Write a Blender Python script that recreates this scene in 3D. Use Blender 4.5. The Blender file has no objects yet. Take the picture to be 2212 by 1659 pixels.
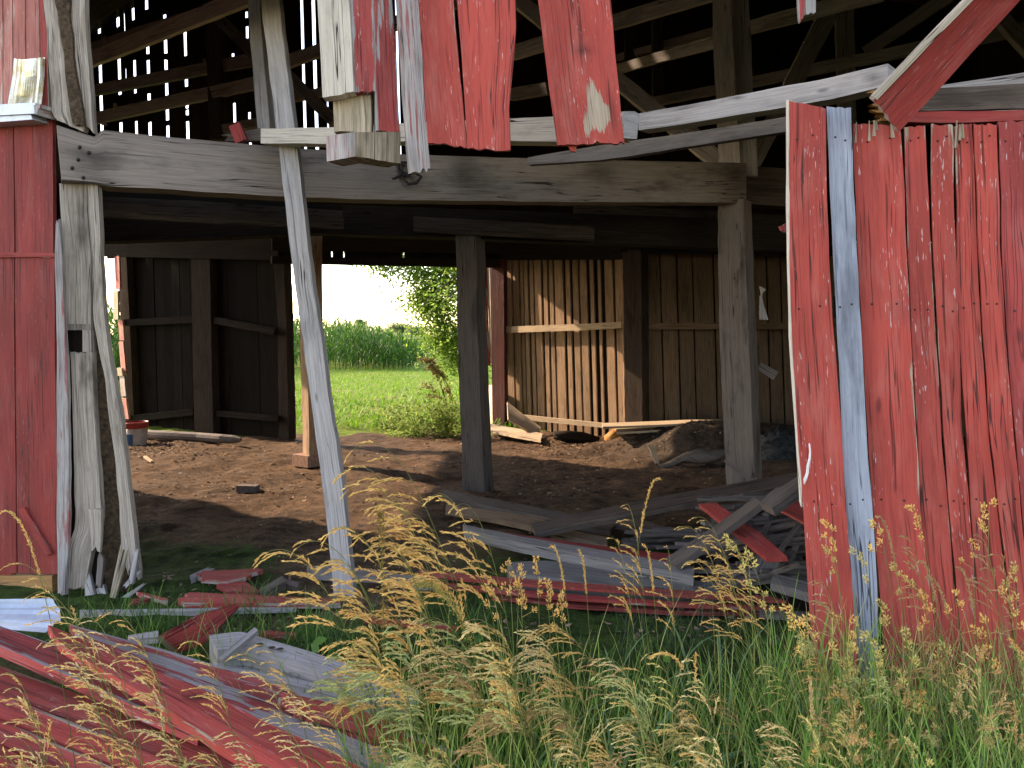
import bpy, math, random
import numpy as np
from mathutils import Vector
random.seed(7)
rng = np.random.default_rng(11)
R = math.radians
scn = bpy.context.scene
COL = scn.collection

# ------------------------------------------------------------------ camera, sky, sun, exposure
FPX = 1671.0            # focal length in pixels of a 2212 x 1659 picture
CX, HY, EYE = 1106.0, 725.0, 1.6
cam_d = bpy.data.cameras.new('camera')
cam = bpy.data.objects.new('camera', cam_d)
COL.objects.link(cam)
cam.location = (0, 0, EYE)
cam.rotation_euler = (R(90), 0, 0)
cam_d.sensor_width = 36
cam_d.lens = 36 * FPX / 2212
cam_d.shift_y = -(829.5 - HY) / 2212
cam_d.clip_start = 0.05
cam_d.clip_end = 6000
scn.camera = cam

SUN_EL = R(27)
SUN_AZ = math.atan2(-0.87, 0.49)
world = bpy.data.worlds.new('World')
scn.world = world
world.use_nodes = True
wn = world.node_tree
bgn = wn.nodes['Background']
sky = wn.nodes.new('ShaderNodeTexSky')
sky.sky_type = 'NISHITA'
sky.sun_disc = False
sky.sun_elevation = SUN_EL
sky.sun_rotation = SUN_AZ
sky.air_density = 1.0
sky.dust_density = 0.7
sky.ozone_density = 1.0
wn.links.new(sky.outputs[0], bgn.inputs[0])
bgn.inputs[1].default_value = 0.15
sun_d = bpy.data.lights.new('sun', 'SUN')
sun_d.energy = 2.5
sun_d.angle = R(0.6)
sun_d.color = (1.0, 0.86, 0.68)
sun = bpy.data.objects.new('sun', sun_d)
COL.objects.link(sun)
sdir = Vector((math.sin(SUN_AZ) * math.cos(SUN_EL), math.cos(SUN_AZ) * math.cos(SUN_EL), math.sin(SUN_EL)))
sun.rotation_euler = sdir.to_track_quat('Z', 'Y').to_euler()
sun.location = (-20, 20, 20)
scn.view_settings.view_transform = 'Standard'
scn.view_settings.look = 'None'
scn.view_settings.exposure = 2.45
scn.view_settings.gamma = 1.0
scn.view_settings.use_white_balance = True
scn.view_settings.white_balance_temperature = 7900
scn.view_settings.white_balance_tint = 20
scn.render.engine = 'CYCLES'
scn.cycles.use_denoising = True
scn.cycles.max_bounces = 7
scn.cycles.diffuse_bounces = 4
scn.cycles.transparent_max_bounces = 6

# ------------------------------------------------------------------ projection helpers
def P(px, py, Y):
    return np.array([(px - CX) * Y / FPX, Y, EYE - (py - HY) * Y / FPX])
def Gz(px, py, z=0.0):
    return P(px, py, (EYE - z) * FPX / (py - HY))
def Yl(p0, Y0, p1, Y1):
    def f(px):
        t = (px - p0) / (p1 - p0)
        return 1.0 / ((1 - t) / Y0 + t / Y1)
    return f
def const(Y): return lambda px: Y
def pts(lst, Yf): return np.array([P(x, y, Yf(x)) for x, y in lst])
def gpts(lst, z0=0.0, z1=None):
    if z1 is None: z1 = z0
    n = len(lst)
    return np.array([Gz(x, y, z0 + (z1 - z0) * i / max(1, n - 1)) for i, (x, y) in enumerate(lst)])

# ------------------------------------------------------------------ object helpers
def tag(o, label=None, cat=None, group=None, kind=None):
    if label: o['label'] = label
    if cat: o['category'] = cat
    if group: o['group'] = group
    if kind: o['kind'] = kind
    return o
def empty(name, loc, label=None, cat=None, group=None):
    o = bpy.data.objects.new(name, None)
    COL.objects.link(o)
    o.location = loc
    o.empty_display_size = 0.2
    return tag(o, label, cat, group)
def wloc(o):
    v = Vector(o.location)
    while o.parent:
        o = o.parent
        v = v + Vector(o.location)
    return v
def link(name, me, origin, mat, parent=None):
    o = bpy.data.objects.new(name, me)
    COL.objects.link(o)
    if mat is not None: me.materials.append(mat)
    org = Vector(origin)
    if parent is not None:
        o.parent = parent
        o.location = org - wloc(parent)
    else:
        o.location = org
    return o
def np_mesh(name, V, F, attrs=None, smooth=False):
    """V (n,3); F list of (m,k) int arrays; attrs: dict name -> (type, array per vertex)"""
    me = bpy.data.meshes.new(name)
    V = np.asarray(V, dtype=np.float32)
    me.vertices.add(len(V))
    me.vertices.foreach_set('co', V.ravel())
    F = [np.asarray(f, dtype=np.int32) for f in F if len(f)]
    loops = np.concatenate([f.ravel() for f in F])
    sizes = np.concatenate([np.full(len(f), f.shape[1], dtype=np.int32) for f in F])
    starts = np.concatenate([[0], np.cumsum(sizes)[:-1]]).astype(np.int32)
    me.loops.add(len(loops))
    me.loops.foreach_set('vertex_index', loops)
    me.polygons.add(len(sizes))
    me.polygons.foreach_set('loop_start', starts)
    me.polygons.foreach_set('loop_total', sizes)
    me.polygons.foreach_set('use_smooth', np.full(len(sizes), smooth, dtype=bool))
    for k, (ty, a) in (attrs or {}).items():
        at = me.attributes.new(k, ty, 'POINT')
        a = np.asarray(a, dtype=np.float32)
        at.data.foreach_set({'FLOAT': 'value', 'FLOAT_VECTOR': 'vector', 'FLOAT_COLOR': 'color'}[ty], a.ravel())
    me.update()
    me.validate()
    return me
def obj(name, V, F, mat, parent=None, attrs=None, smooth=False, origin=None, label=None):
    V = np.asarray(V, dtype=float)
    if origin is None:
        origin = np.array([V[:, 0].mean(), V[:, 1].mean(), V[:, 2].min()])
    me = np_mesh(name, V - np.asarray(origin), F, attrs, smooth)
    o = link(name, me, origin, mat, parent)
    if label: o['label'] = label
    return o

def wig(t, amp, lo=1.0, hi=9.0, n=5):
    """smooth 1-d random wobble over t (metres)"""
    o = np.zeros_like(t)
    for _ in range(n):
        f = random.uniform(lo, hi)
        o += math.sqrt(lo / f) * np.sin(t * f + random.uniform(0, 6.28))
    return o * amp / math.sqrt(n)

class MB:
    """collects wood pieces with their grain coordinates"""
    def __init__(s):
        s.V, s.F, s.G, s.W, s.T, s.n = [], [], [], [], [], 0
    def add(s, V, F, G, W, T):
        V = np.asarray(V, float)
        s.V.append(V); s.F.append(np.asarray(F) + s.n); s.G.append(G)
        s.W.append(np.broadcast_to(W, (len(V),))); s.T.append(np.broadcast_to(T, (len(V),))); s.n += len(V)
    def slab(s, L, Rr, thick, n=None, m=4, en=0.004, jag=(0, 0), wear=0.3, wside=None, tone=None, away=None, bow=0.0, wend=(0, 0), patch=(), dark=(), ew=.22):
        L = np.asarray(L, float); Rr = np.asarray(Rr, float)
        if len(L) != len(Rr):
            def rs(A, k):
                t_ = np.concatenate([[0], np.cumsum(np.linalg.norm(np.diff(A, axis=0), axis=1))]); t_ /= t_[-1]
                return np.stack([np.interp(k, t_, A[:, c]) for c in range(3)], -1), t_
            tl = rs(L, [0])[1]; tr = rs(Rr, [0])[1]
            tt = np.unique(np.round(np.concatenate([tl, tr]), 4))
            L, Rr = rs(L, tt)[0], rs(Rr, tt)[0]
        mid = (L + Rr) / 2
        seg = np.linalg.norm(np.diff(mid, axis=0), axis=1)
        ln = max(seg.sum(), 1e-4)
        tk = np.concatenate([[0], np.cumsum(seg)]) / ln
        if n is None: n = int(np.clip(ln / 0.06, 3, 70))
        w = np.linalg.norm(Rr - L, axis=1).mean()
        tn = tone if tone is not None else random.uniform(0.86, 1.12)
        w0 = random.uniform(0, 50)
        v = np.linspace(0, 1, m + 1)
        t = np.linspace(0, 1, n + 1)
        a = np.abs(rng.normal(0, 1, m + 1)) * jag[0] / ln
        b = np.abs(rng.normal(0, 1, m + 1)) * jag[1] / ln
        T = a[None, :] + t[:, None] * (1 - a - b)[None, :]
        T = np.clip(T, 0, 1)
        eL = wig(t * ln, en, 2, 30); eR = wig(t * ln, en, 2, 30)
        lp = np.stack([np.interp(T, tk, L[:, k]) for k in range(3)], -1)
        rp = np.stack([np.interp(T, tk, Rr[:, k]) for k in range(3)], -1)
        d = rp - lp
        dl = np.linalg.norm(d, axis=-1, keepdims=True) + 1e-9
        off = eL[:, None] * (1 - v)[None, :] + eR[:, None] * v[None, :]
        Pt = lp + d * v[None, :, None] + d / dl * off[..., None]
        nrm = np.cross(mid[-1] - mid[0], (Rr - L).mean(0))
        nrm /= np.linalg.norm(nrm) + 1e-9
        cpos = np.array([0, 0, EYE])
        if np.dot(nrm, cpos - mid.mean(0)) < 0: nrm = -nrm
        if away is not None: nrm = -np.asarray(away, float)
        bump = wig(t * ln, en * 0.7, 1, 12)
        Pt = Pt + nrm * (bump[:, None] + bow * np.sin(np.pi * t)[:, None])[..., None]
        Bk = Pt - nrm * thick
        nj, ni = m + 1, n + 1
        idx = np.arange(ni * nj).reshape(ni, nj)
        q = np.stack([idx[:-1, :-1], idx[1:, :-1], idx[1:, 1:], idx[:-1, 1:]], -1).reshape(-1, 4)
        edge = np.abs(v * 2 - 1)[None, :] ** 6
        We = wear + ew * edge * np.ones_like(T)
        We = We + wend[0] * np.exp(-t * ln / 0.12)[:, None] + wend[1] * np.exp(-(1 - t) * ln / 0.12)[:, None]
        G = np.stack([T * ln, np.broadcast_to(v * w, T.shape), np.full(T.shape, w0)], -1)
        vv_ = np.broadcast_to(v, T.shape)
        for a_, b_, sa, sb_, am in patch: We = We + am * np.exp(-((T - a_) / sa) ** 2 - ((vv_ - b_) / sb_) ** 2)
        tn_f = np.full(T.shape, tn)
        for a_, b_, sa, sb_, am in dark: tn_f = tn_f * (1 - am * np.exp(-((T - a_) / sa) ** 2 - ((vv_ - b_) / sb_) ** 2))
        wside = wear + 0.25 if wside is None else wside
        s.add(Pt.reshape(-1, 3), q, G.reshape(-1, 3), We.ravel(), tn_f.ravel())
        G2 = G.copy(); G2[..., 2] += 3.3
        s.add(Bk.reshape(-1, 3), q[:, ::-1], G2.reshape(-1, 3), We.ravel(), tn)
        def strip(A, B, u, flip, end=False):
            k = len(A)
            V = np.concatenate([A, B])
            i = np.arange(k - 1)
            f = np.stack([i, i + 1, i + 1 + k, i + k], -1)
            if flip: f = f[:, ::-1]
            if end: g = np.stack([np.concatenate([np.zeros(k), np.full(k, thick)]), np.concatenate([u, u]), np.full(2 * k, w0 + 7)], -1)
            else: g = np.stack([np.concatenate([u, u]), np.concatenate([np.zeros(k), np.full(k, thick)]) + w, np.full(2 * k, w0)], -1)
            s.add(V, f, g, wside, tn)
        strip(Pt[:, 0], Bk[:, 0], T[:, 0] * ln, True)
        strip(Pt[:, -1], Bk[:, -1], T[:, -1] * ln, False)
        strip(Pt[0], Bk[0], v * w, False, True)
        strip(Pt[-1], Bk[-1], v * w, True, True)
        return s
    def box(s, A, B, w, th, up=(0, 0, 1), **k):
        """straight timber from A to B; w across (sideways), th along 'up'"""
        A = np.asarray(A, float); B = np.asarray(B, float)
        d = B - A; d /= np.linalg.norm(d)
        up = np.asarray(up, float); up = up - d * np.dot(up, d); up /= np.linalg.norm(up)
        sd = np.cross(d, up)
        o = sd * w / 2
        return s.slab([A - o + up * th / 2, B - o + up * th / 2], [A + o + up * th / 2, B + o + up * th / 2], th, away=-up, **k)
    def build(s, name, mat, parent=None, origin=None, label=None):
        V = np.concatenate(s.V)
        o = obj(name, V, [np.concatenate(s.F)], mat, parent, {'gc': ('FLOAT_VECTOR', np.concatenate(s.G)),
                'wr': ('FLOAT', np.concatenate(s.W)), 'tn': ('FLOAT', np.concatenate(s.T))}, origin=origin)
        if label: o['label'] = label
        return o
def slab(name, L, Rr, thick, mat, parent=None, label=None, **k):
    return MB().slab(L, Rr, thick, **k).build(name, mat, parent, label=label)
def strip_pts(a, b, w0, w1, Ya, Yb):
    (x0, y0), (x1, y1) = a, b
    dx, dy = x1 - x0, y1 - y0
    l = math.hypot(dx, dy); nx, ny = -dy / l, dx / l
    A = P(x0, y0, Ya); B = P(x1, y1, Yb)
    def off(x, y, w, Y, sg): return P(x + sg * nx * w / 2, y + sg * ny * w / 2, Y)
    L = [off(x0, y0, w0, Ya, -1), off(x1, y1, w1, Yb, -1)]
    Rr = [off(x0, y0, w0, Ya, 1), off(x1, y1, w1, Yb, 1)]
    return np.array(L), np.array(Rr)
def strip(name, a, b, w0, w1, Ya, Yb, thick, mat, parent=None, label=None, **k):
    L, Rr = strip_pts(a, b, w0, w1, Ya, Yb)
    return slab(name, L, Rr, thick, mat, parent, label, **k)

# ------------------------------------------------------------------ material helpers
class NT:
    def __init__(s, name):
        s.m = bpy.data.materials.new(name)
        s.m.use_nodes = True
        s.t = s.m.node_tree
        s.b = s.t.nodes['Principled BSDF']
        s.out = s.t.nodes['Material Output']
    def node(s, ty, **k):
        n = s.t.nodes.new(ty)
        for a, b in k.items(): setattr(n, a, b)
        return n
    def set(s, sock, v):
        if hasattr(v, 'is_output') or isinstance(v, bpy.types.NodeSocket): s.t.links.new(v, sock)
        else: sock.default_value = v
    def math(s, op, a, b=0.0, c=0.0, clamp=False):
        n = s.node('ShaderNodeMath', operation=op); n.use_clamp = clamp
        s.set(n.inputs[0], a); s.set(n.inputs[1], b); s.set(n.inputs[2], c)
        return n.outputs[0]
    def ss(s, x, lo, hi):
        n = s.node('ShaderNodeMapRange', interpolation_type='SMOOTHSTEP')
        s.set(n.inputs[0], x); s.set(n.inputs[1], lo); s.set(n.inputs[2], hi)
        return n.outputs[0]
    def attr(s, name, out='Vector'):
        n = s.node('ShaderNodeAttribute', attribute_name=name)
        return n.outputs[out]
    def xyz(s, v):
        n = s.node('ShaderNodeSeparateXYZ'); s.set(n.inputs[0], v)
        return n.outputs[0], n.outputs[1], n.outputs[2]
    def comb(s, x, y, z):
        n = s.node('ShaderNodeCombineXYZ')
        for i, q in enumerate((x, y, z)): s.set(n.inputs[i], q)
        return n.outputs[0]
    def noise(s, v, scale=1.0, detail=3.0, rough=0.55, dist=0.0, out=0):
        n = s.node('ShaderNodeTexNoise')
        s.set(n.inputs['Vector'], v); s.set(n.inputs['Scale'], scale); s.set(n.inputs['Detail'], detail)
        s.set(n.inputs['Roughness'], rough); s.set(n.inputs['Distortion'], dist)
        return n.outputs[out]
    def vor(s, v, scale=1.0, out='Distance', feature='F1'):
        n = s.node('ShaderNodeTexVoronoi', feature=feature)
        s.set(n.inputs['Vector'], v); s.set(n.inputs['Scale'], scale)
        return n.outputs[out]
    def mix(s, f, a, b, mode='MIX'):
        n = s.node('ShaderNodeMix', data_type='RGBA', blend_type=mode)
        s.set(n.inputs[0], f)
        for sock, v in ((n.inputs[6], a), (n.inputs[7], b)):
            if isinstance(v, tuple): v = v + (1,) if len(v) == 3 else v
            s.set(sock, v)
        return n.outputs[2]
    def bump(s, h, strength=0.4, dist=0.004):
        n = s.node('ShaderNodeBump')
        s.set(n.inputs['Height'], h); n.inputs['Strength'].default_value = strength; n.inputs['Distance'].default_value = dist
        s.t.links.new(n.outputs[0], s.b.inputs['Normal'])
    def col(s, c): s.set(s.b.inputs['Base Color'], c if not isinstance(c, tuple) else (c + (1,))[:4])
    def rough(s, r): s.set(s.b.inputs['Roughness'], r)

def grain(n):
    """returns u, v', w, fine grain, broad grain, crack mask, knot mask of the wood"""
    u, v, w = n.xyz(n.attr('gc'))
    kv = n.comb(n.math('MULTIPLY', u, 1.7), n.math('MULTIPLY', v, 5.5), w)
    kd = n.vor(kv, 1.0)
    kc = n.xyz(n.vor(kv, 1.0, 'Color'))[0]
    on = n.math('GREATER_THAN', kc, 0.45)
    knot = n.math('MULTIPLY', n.ss(kd, 0.085, 0.03), on)
    bulge = n.math('MULTIPLY', n.math('MULTIPLY', n.ss(kd, 0.42, 0.0), on), 0.012)
    wv = n.noise(n.comb(n.math('MULTIPLY', u, 1.6), n.math('MULTIPLY', v, 9.0), w), 1.0, 2.0)
    vw = n.math('ADD', v, n.math('MULTIPLY', wv, 0.014))
    vw = n.math('ADD', vw, bulge)
    fine = n.noise(n.comb(n.math('MULTIPLY', u, 4.0), n.math('MULTIPLY', vw, 125.0), w), 1.0, 4.0, 0.7)
    broad = n.noise(n.comb(n.math('MULTIPLY', u, 1.3), n.math('MULTIPLY', vw, 55.0), w), 1.0, 3.0, 0.55)
    cr = n.noise(n.comb(n.math('MULTIPLY', u, 0.9), n.math('MULTIPLY', vw, 38.0), n.math('ADD', w, 9.0)), 1.0, 1.0)
    crack = n.math('MULTIPLY', n.ss(n.math('ABSOLUTE', n.math('SUBTRACT', cr, 0.5)), 0.016, 0.004),
                   n.ss(n.noise(n.comb(n.math('MULTIPLY', u, 1.4), n.math('MULTIPLY', v, 8.0), n.math('ADD', w, 4.0)), 1.0, 2.0), 0.45, 0.6))
    ln_ = n.noise(n.comb(n.math('MULTIPLY', u, 1.9), n.math('MULTIPLY', vw, 85.0), n.math('ADD', w, 15.0)), 1.0, 2.0, 0.5)
    lines = n.math('MULTIPLY', n.ss(ln_, 0.405, 0.335), n.ss(n.noise(n.comb(n.math('MULTIPLY', u, 2.3), n.math('MULTIPLY', v, 12.0), n.math('ADD', w, 21.0)), 1.0, 2.0), 0.36, 0.58))
    n.lines = lines
    return u, v, w, vw, fine, broad, crack, knot

def mat_wood(name, light, dark, stain=0.5, crack_col=(0.02, 0.017, 0.014), red=0.0, bump=0.5, rough=0.85):
    n = NT(name)
    u, v, w, vw, fine, broad, crack, knot = grain(n)
    f = n.math('ADD', n.math('MULTIPLY', n.ss(fine, 0.34, 0.66), 0.6), n.math('MULTIPLY', n.ss(broad, 0.3, 0.7), 0.4))
    c = n.mix(f, dark, light)
    mot = n.noise(n.comb(n.math('MULTIPLY', u, 7.0), n.math('MULTIPLY', v, 22.0), n.math('ADD', w, 31.0)), 1.0, 4.0, 0.7)
    c = n.mix(n.math('MULTIPLY', n.ss(mot, 0.52, 0.7), 0.35), c, tuple(x * 0.75 for x in dark))
    c = n.mix(n.math('MULTIPLY', n.lines, 0.65), c, tuple(x * 0.33 for x in dark))
    big = n.noise(n.comb(n.math('MULTIPLY', u, 1.8), n.math('MULTIPLY', v, 6.0), n.math('ADD', w, 2.0)), 1.0, 4.0, 0.6)
    dk = tuple(x * 0.42 for x in dark)
    c = n.mix(n.math('MULTIPLY', n.ss(big, 0.5, 0.72), stain), c, dk)
    if red > 0:
        rn = n.noise(n.comb(n.math('MULTIPLY', u, 3.0), n.math('MULTIPLY', v, 30.0), n.math('ADD', w, 5.0)), 1.0, 4.0, 0.6)
        c = n.mix(n.math('MULTIPLY', n.ss(rn, 0.52, 0.66), red), c, (0.26, 0.045, 0.04))
    c = n.mix(n.math('MULTIPLY', knot, 0.75), c, tuple(x * 0.35 for x in dark))
    c = n.mix(crack, c, crack_col)
    tn = n.attr('tn', 'Fac')
    c = n.mix(1.0, c, n.comb(tn, tn, tn), 'MULTIPLY')
    n.col(c); n.rough(rough)
    n.b.inputs['Specular IOR Level'].default_value = 0.25 if max(light) > 0.2 else 0.04
    h = n.math('SUBTRACT', n.math('ADD', n.math('MULTIPLY', fine, 0.5), n.math('MULTIPLY', broad, 0.8)), n.math('MULTIPLY', crack, 2.0))
    n.bump(h, bump, 0.004)
    return n.m

def mat_paint(name, red, bare_l, bare_d, fleck=(0.55, 0.5, 0.48), dirt=0.25, fleckamt=0.55):
    n = NT(name)
    u, v, w, vw, fine, broad, crack, knot = grain(n)
    wr = n.attr('wr', 'Fac')
    # paint colour: slow drifts, faded streaks, dark grain lines
    big = n.noise(n.comb(n.math('MULTIPLY', u, 1.1), n.math('MULTIPLY', v, 5.0), n.math('ADD', w, 2.0)), 1.0, 4.0, 0.6)
    c = n.mix(n.ss(big, 0.3, 0.7), tuple(x * 0.72 for x in red), tuple(min(1, x * 1.12) for x in red))
    c = n.mix(n.math('MULTIPLY', n.ss(fine, 0.55, 0.75), 0.35), c, tuple(x * 1.15 + 0.012 for x in red))
    c = n.mix(n.math('MULTIPLY', n.ss(broad, 0.44, 0.32), 0.28), c, tuple(x * 0.5 for x in red))
    ch = n.noise(n.comb(n.math('MULTIPLY', u, 2.6), n.math('MULTIPLY', v, 10.0), n.math('ADD', w, 41.0)), 1.0, 5.0, 0.65)
    c = n.mix(n.math('MULTIPLY', n.ss(ch, 0.48, 0.68), 0.42), c, (red[0] * 1.08, red[1] * 2.3, red[2] * 2.4))
    c = n.mix(n.math('MULTIPLY', n.ss(fine, 0.47, 0.36), 0.45), c, tuple(x * 0.45 for x in red))
    c = n.mix(n.math('MULTIPLY', n.lines, 0.8), c, tuple(x * 0.17 for x in red))
    dr = n.noise(n.comb(n.math('MULTIPLY', u, 2.2), n.math('MULTIPLY', v, 14.0), n.math('ADD', w, 6.0)), 1.0, 5.0, 0.65)
    c = n.mix(n.math('MULTIPLY', n.ss(dr, 0.55, 0.75), dirt), c, (0.07, 0.025, 0.03))
    # bare weathered wood
    f = n.math('ADD', n.math('MULTIPLY', n.ss(fine, 0.3, 0.7), 0.6), n.math('MULTIPLY', n.ss(broad, 0.3, 0.7), 0.4))
    bare = n.mix(f, bare_d, bare_l)
    p1 = n.noise(n.comb(n.math('MULTIPLY', u, 3.5), n.math('MULTIPLY', vw, 42.0), n.math('ADD', w, 3.0)), 1.0, 5.0, 0.65)
    p2 = n.noise(n.comb(n.math('MULTIPLY', u, 1.2), n.math('MULTIPLY', v, 6.5), n.math('ADD', w, 8.0)), 1.0, 3.0, 0.55)
    pv = n.math('ADD', n.math('MULTIPLY', p1, 0.5), n.math('MULTIPLY', p2, 0.7))
    th = n.math('SUBTRACT', 0.97, n.math('MULTIPLY', wr, 0.62))
    peel = n.ss(pv, th, n.math('ADD', th, 0.035))
    c = n.mix(peel, c, bare)
    fl = n.noise(n.comb(n.math('MULTIPLY', u, 17.0), n.math('MULTIPLY', v, 130.0), n.math('ADD', w, 1.0)), 1.0, 2.0, 0.5)
    fm = n.noise(n.comb(n.math('MULTIPLY', u, 2.0), n.math('MULTIPLY', v, 9.0), n.math('ADD', w, 12.0)), 1.0, 2.0, 0.5)
    flk = n.math('MULTIPLY', n.ss(fl, 0.655, 0.69), n.ss(fm, 0.46, 0.56))
    c = n.mix(n.math('MULTIPLY', flk, fleckamt), c, fleck)
    c = n.mix(n.math('MULTIPLY', knot, 0.6), c, (0.06, 0.015, 0.014))
    c = n.mix(n.math('MULTIPLY', crack, 0.9), c, (0.025, 0.012, 0.012))
    tn = n.attr('tn', 'Fac')
    c = n.mix(1.0, c, n.comb(tn, tn, tn), 'MULTIPLY')
    n.col(c); n.rough(0.78)
    n.b.inputs['Specular IOR Level'].default_value = 0.3
    h = n.math('ADD', n.math('MULTIPLY', fine, 0.5), n.math('MULTIPLY', broad, 1.0))
    h = n.math('SUBTRACT', h, n.math('MULTIPLY', crack, 2.2))
    h = n.math('SUBTRACT', h, n.math('MULTIPLY', peel, 0.5))
    n.bump(h, 0.6, 0.004)
    return n.m

def mat_plain(name, c1, c2, scale=8.0, rough=0.8, metal=0.0, bump=0.3, bdist=0.01, spec=0.3):
    n = NT(name)
    tc = n.node('ShaderNodeTexCoord').outputs['Object']
    a = n.noise(tc, scale, 6.0, 0.6)
    b = n.noise(tc, scale * 6, 4.0, 0.6)
    f = n.ss(n.math('ADD', n.math('MULTIPLY', a, 0.65), n.math('MULTIPLY', b, 0.35)), 0.35, 0.65)
    n.col(n.mix(f, c1, c2)); n.rough(rough)
    n.b.inputs['Metallic'].default_value = metal
    n.b.inputs['Specular IOR Level'].default_value = spec
    n.bump(n.math('ADD', a, b), bump, bdist)
    return n.m

def mat_leafy(name, trans=0.35, rough=0.6, spec=0.2):
    """vertex-coloured plant matter that lets some light through"""
    n = NT(name)
    at = n.node('ShaderNodeAttribute', attribute_name='col')
    c = at.outputs['Color']
    tc = n.node('ShaderNodeTexCoord').outputs['Object']
    v = n.noise(tc, 30.0, 2.0)
    c = n.mix(n.math('MULTIPLY', n.ss(v, 0.35, 0.65), 0.35), c, n.mix(1.0, c, (0.6, 0.6, 0.55), 'MULTIPLY'))
    n.col(c); n.rough(rough)
    n.b.inputs['Specular IOR Level'].default_value = spec
    tr = n.node('ShaderNodeBsdfTranslucent')
    n.set(tr.inputs[0], c)
    mx = n.node('ShaderNodeMixShader')
    mx.inputs[0].default_value = trans
    n.t.links.new(n.b.outputs[0], mx.inputs[1]); n.t.links.new(tr.outputs[0], mx.inputs[2])
    n.t.links.new(mx.outputs[0], n.out.inputs['Surface'])
    return n.m

M = {}
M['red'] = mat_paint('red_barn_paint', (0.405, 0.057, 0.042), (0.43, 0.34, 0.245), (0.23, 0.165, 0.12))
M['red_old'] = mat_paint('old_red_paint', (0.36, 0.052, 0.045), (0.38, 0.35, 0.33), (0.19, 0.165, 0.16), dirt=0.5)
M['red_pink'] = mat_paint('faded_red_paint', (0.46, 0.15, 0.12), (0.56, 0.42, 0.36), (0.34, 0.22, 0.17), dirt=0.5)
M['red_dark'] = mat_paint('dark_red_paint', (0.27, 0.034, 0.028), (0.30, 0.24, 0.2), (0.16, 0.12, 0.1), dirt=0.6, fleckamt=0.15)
M['grey'] = mat_wood('weathered_grey_wood', (0.40, 0.365, 0.345), (0.25, 0.225, 0.21))
M['greyred'] = mat_wood('grey_wood_with_red', (0.40, 0.37, 0.35), (0.22, 0.19, 0.18), red=0.8)
M['cream'] = mat_wood('cream_wood', (0.58, 0.51, 0.42), (0.42, 0.36, 0.29), stain=0.25)
M['loft'] = mat_wood('grey_loft_wood', (0.38, 0.342, 0.325), (0.22, 0.194, 0.183), stain=0.5)
M['mainbeam'] = mat_wood('weathered_beam_wood', (0.265, 0.216, 0.184), (0.18, 0.143, 0.118), stain=0.8)
M['greydark'] = mat_wood('shaded_grey_wood', (0.27, 0.245, 0.225), (0.16, 0.14, 0.13))  # grey wood darkened to put the debris's shaded fronts into the colour
M['postwood'] = mat_wood('rotting_post_wood', (0.41, 0.35, 0.295), (0.19, 0.15, 0.118), stain=0.9, bump=0.9)
M['beam'] = mat_wood('brown_grey_wood', (0.19, 0.158, 0.138), (0.12, 0.098, 0.086), stain=0.6)
M['inside'] = mat_wood('old_inside_wood', (0.10, 0.078, 0.064), (0.05, 0.038, 0.031), stain=0.6)  # dark base colour includes the barn's inner dimness
M['black'] = mat_wood('shade_black_wood', (0.030, 0.023, 0.019), (0.014, 0.011, 0.009), stain=0.4)  # near-black colour stands in for deep shade inside the barn
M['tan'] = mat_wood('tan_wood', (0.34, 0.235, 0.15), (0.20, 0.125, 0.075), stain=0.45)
M['straw'] = mat_wood('pale_tan_wood', (0.50, 0.40, 0.28), (0.32, 0.24, 0.16), stain=0.3)
M['yellow'] = mat_wood('yellow_brown_wood', (0.36, 0.20, 0.08), (0.22, 0.10, 0.04), stain=0.4)
M['blue'] = mat_wood('blue_grey_worn_wood', (0.36, 0.385, 0.44), (0.21, 0.23, 0.28), stain=0.7, crack_col=(0.04, 0.05, 0.07))
M['rot'] = mat_plain('rotten_wood', (0.045, 0.03, 0.018), (0.20, 0.125, 0.07), 40, 0.95, bump=1.0, bdist=0.03)
M['rotlight'] = mat_wood('splintered_wood', (0.44, 0.36, 0.26), (0.20, 0.15, 0.10), stain=0.9, bump=1.0)
M['orange'] = mat_wood('fresh_broken_wood', (0.48, 0.25, 0.08), (0.20, 0.09, 0.03), stain=0.6, bump=1.0)
M['iron'] = mat_plain('dark_iron', (0.02, 0.018, 0.017), (0.06, 0.045, 0.04), 60, 0.6, 0.6)
M['rope'] = mat_plain('white_cord', (0.6, 0.58, 0.55), (0.75, 0.72, 0.7), 200, 0.9)
M['brick'] = mat_plain('old_brick', (0.20, 0.11, 0.075), (0.34, 0.21, 0.15), 30, 0.9)
M['darkbrick'] = mat_plain('dark_brick', (0.07, 0.055, 0.05), (0.14, 0.11, 0.1), 30, 0.9)
M['tin'] = mat_plain('galvanised_tin', (0.34, 0.38, 0.44), (0.45, 0.49, 0.55), 5, 0.4, 0.25, 0.1, 0.003, 0.5)
M['tingold'] = mat_plain('stained_tin', (0.55, 0.42, 0.20), (0.72, 0.70, 0.62), 9, 0.28, 0.75, 0.1, 0.003, 0.5)
M['tinblue'] = mat_plain('bluish_tin', (0.34, 0.38, 0.46), (0.46, 0.50, 0.57), 9, 0.4, 0.3, 0.1, 0.003, 0.5)
M['bucket'] = mat_plain('white_plastic', (0.42, 0.36, 0.32), (0.58, 0.52, 0.48), 18, 0.5)
M['bucketred'] = mat_plain('red_plastic', (0.25, 0.03, 0.03), (0.36, 0.05, 0.045), 18, 0.5)
M['bucketblue'] = mat_plain('blue_label', (0.03, 0.10, 0.24), (0.05, 0.14, 0.30), 18, 0.5)
M['concrete'] = mat_plain('blocker_concrete', (0.35, 0.34, 0.32), (0.45, 0.44, 0.42), 2, 0.9)
M['plant'] = mat_leafy('plant')
M['leaf'] = mat_leafy('tree_leaf', 0.55)
M['seed'] = mat_leafy('dry_seed', 0.38, 0.7)
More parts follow.
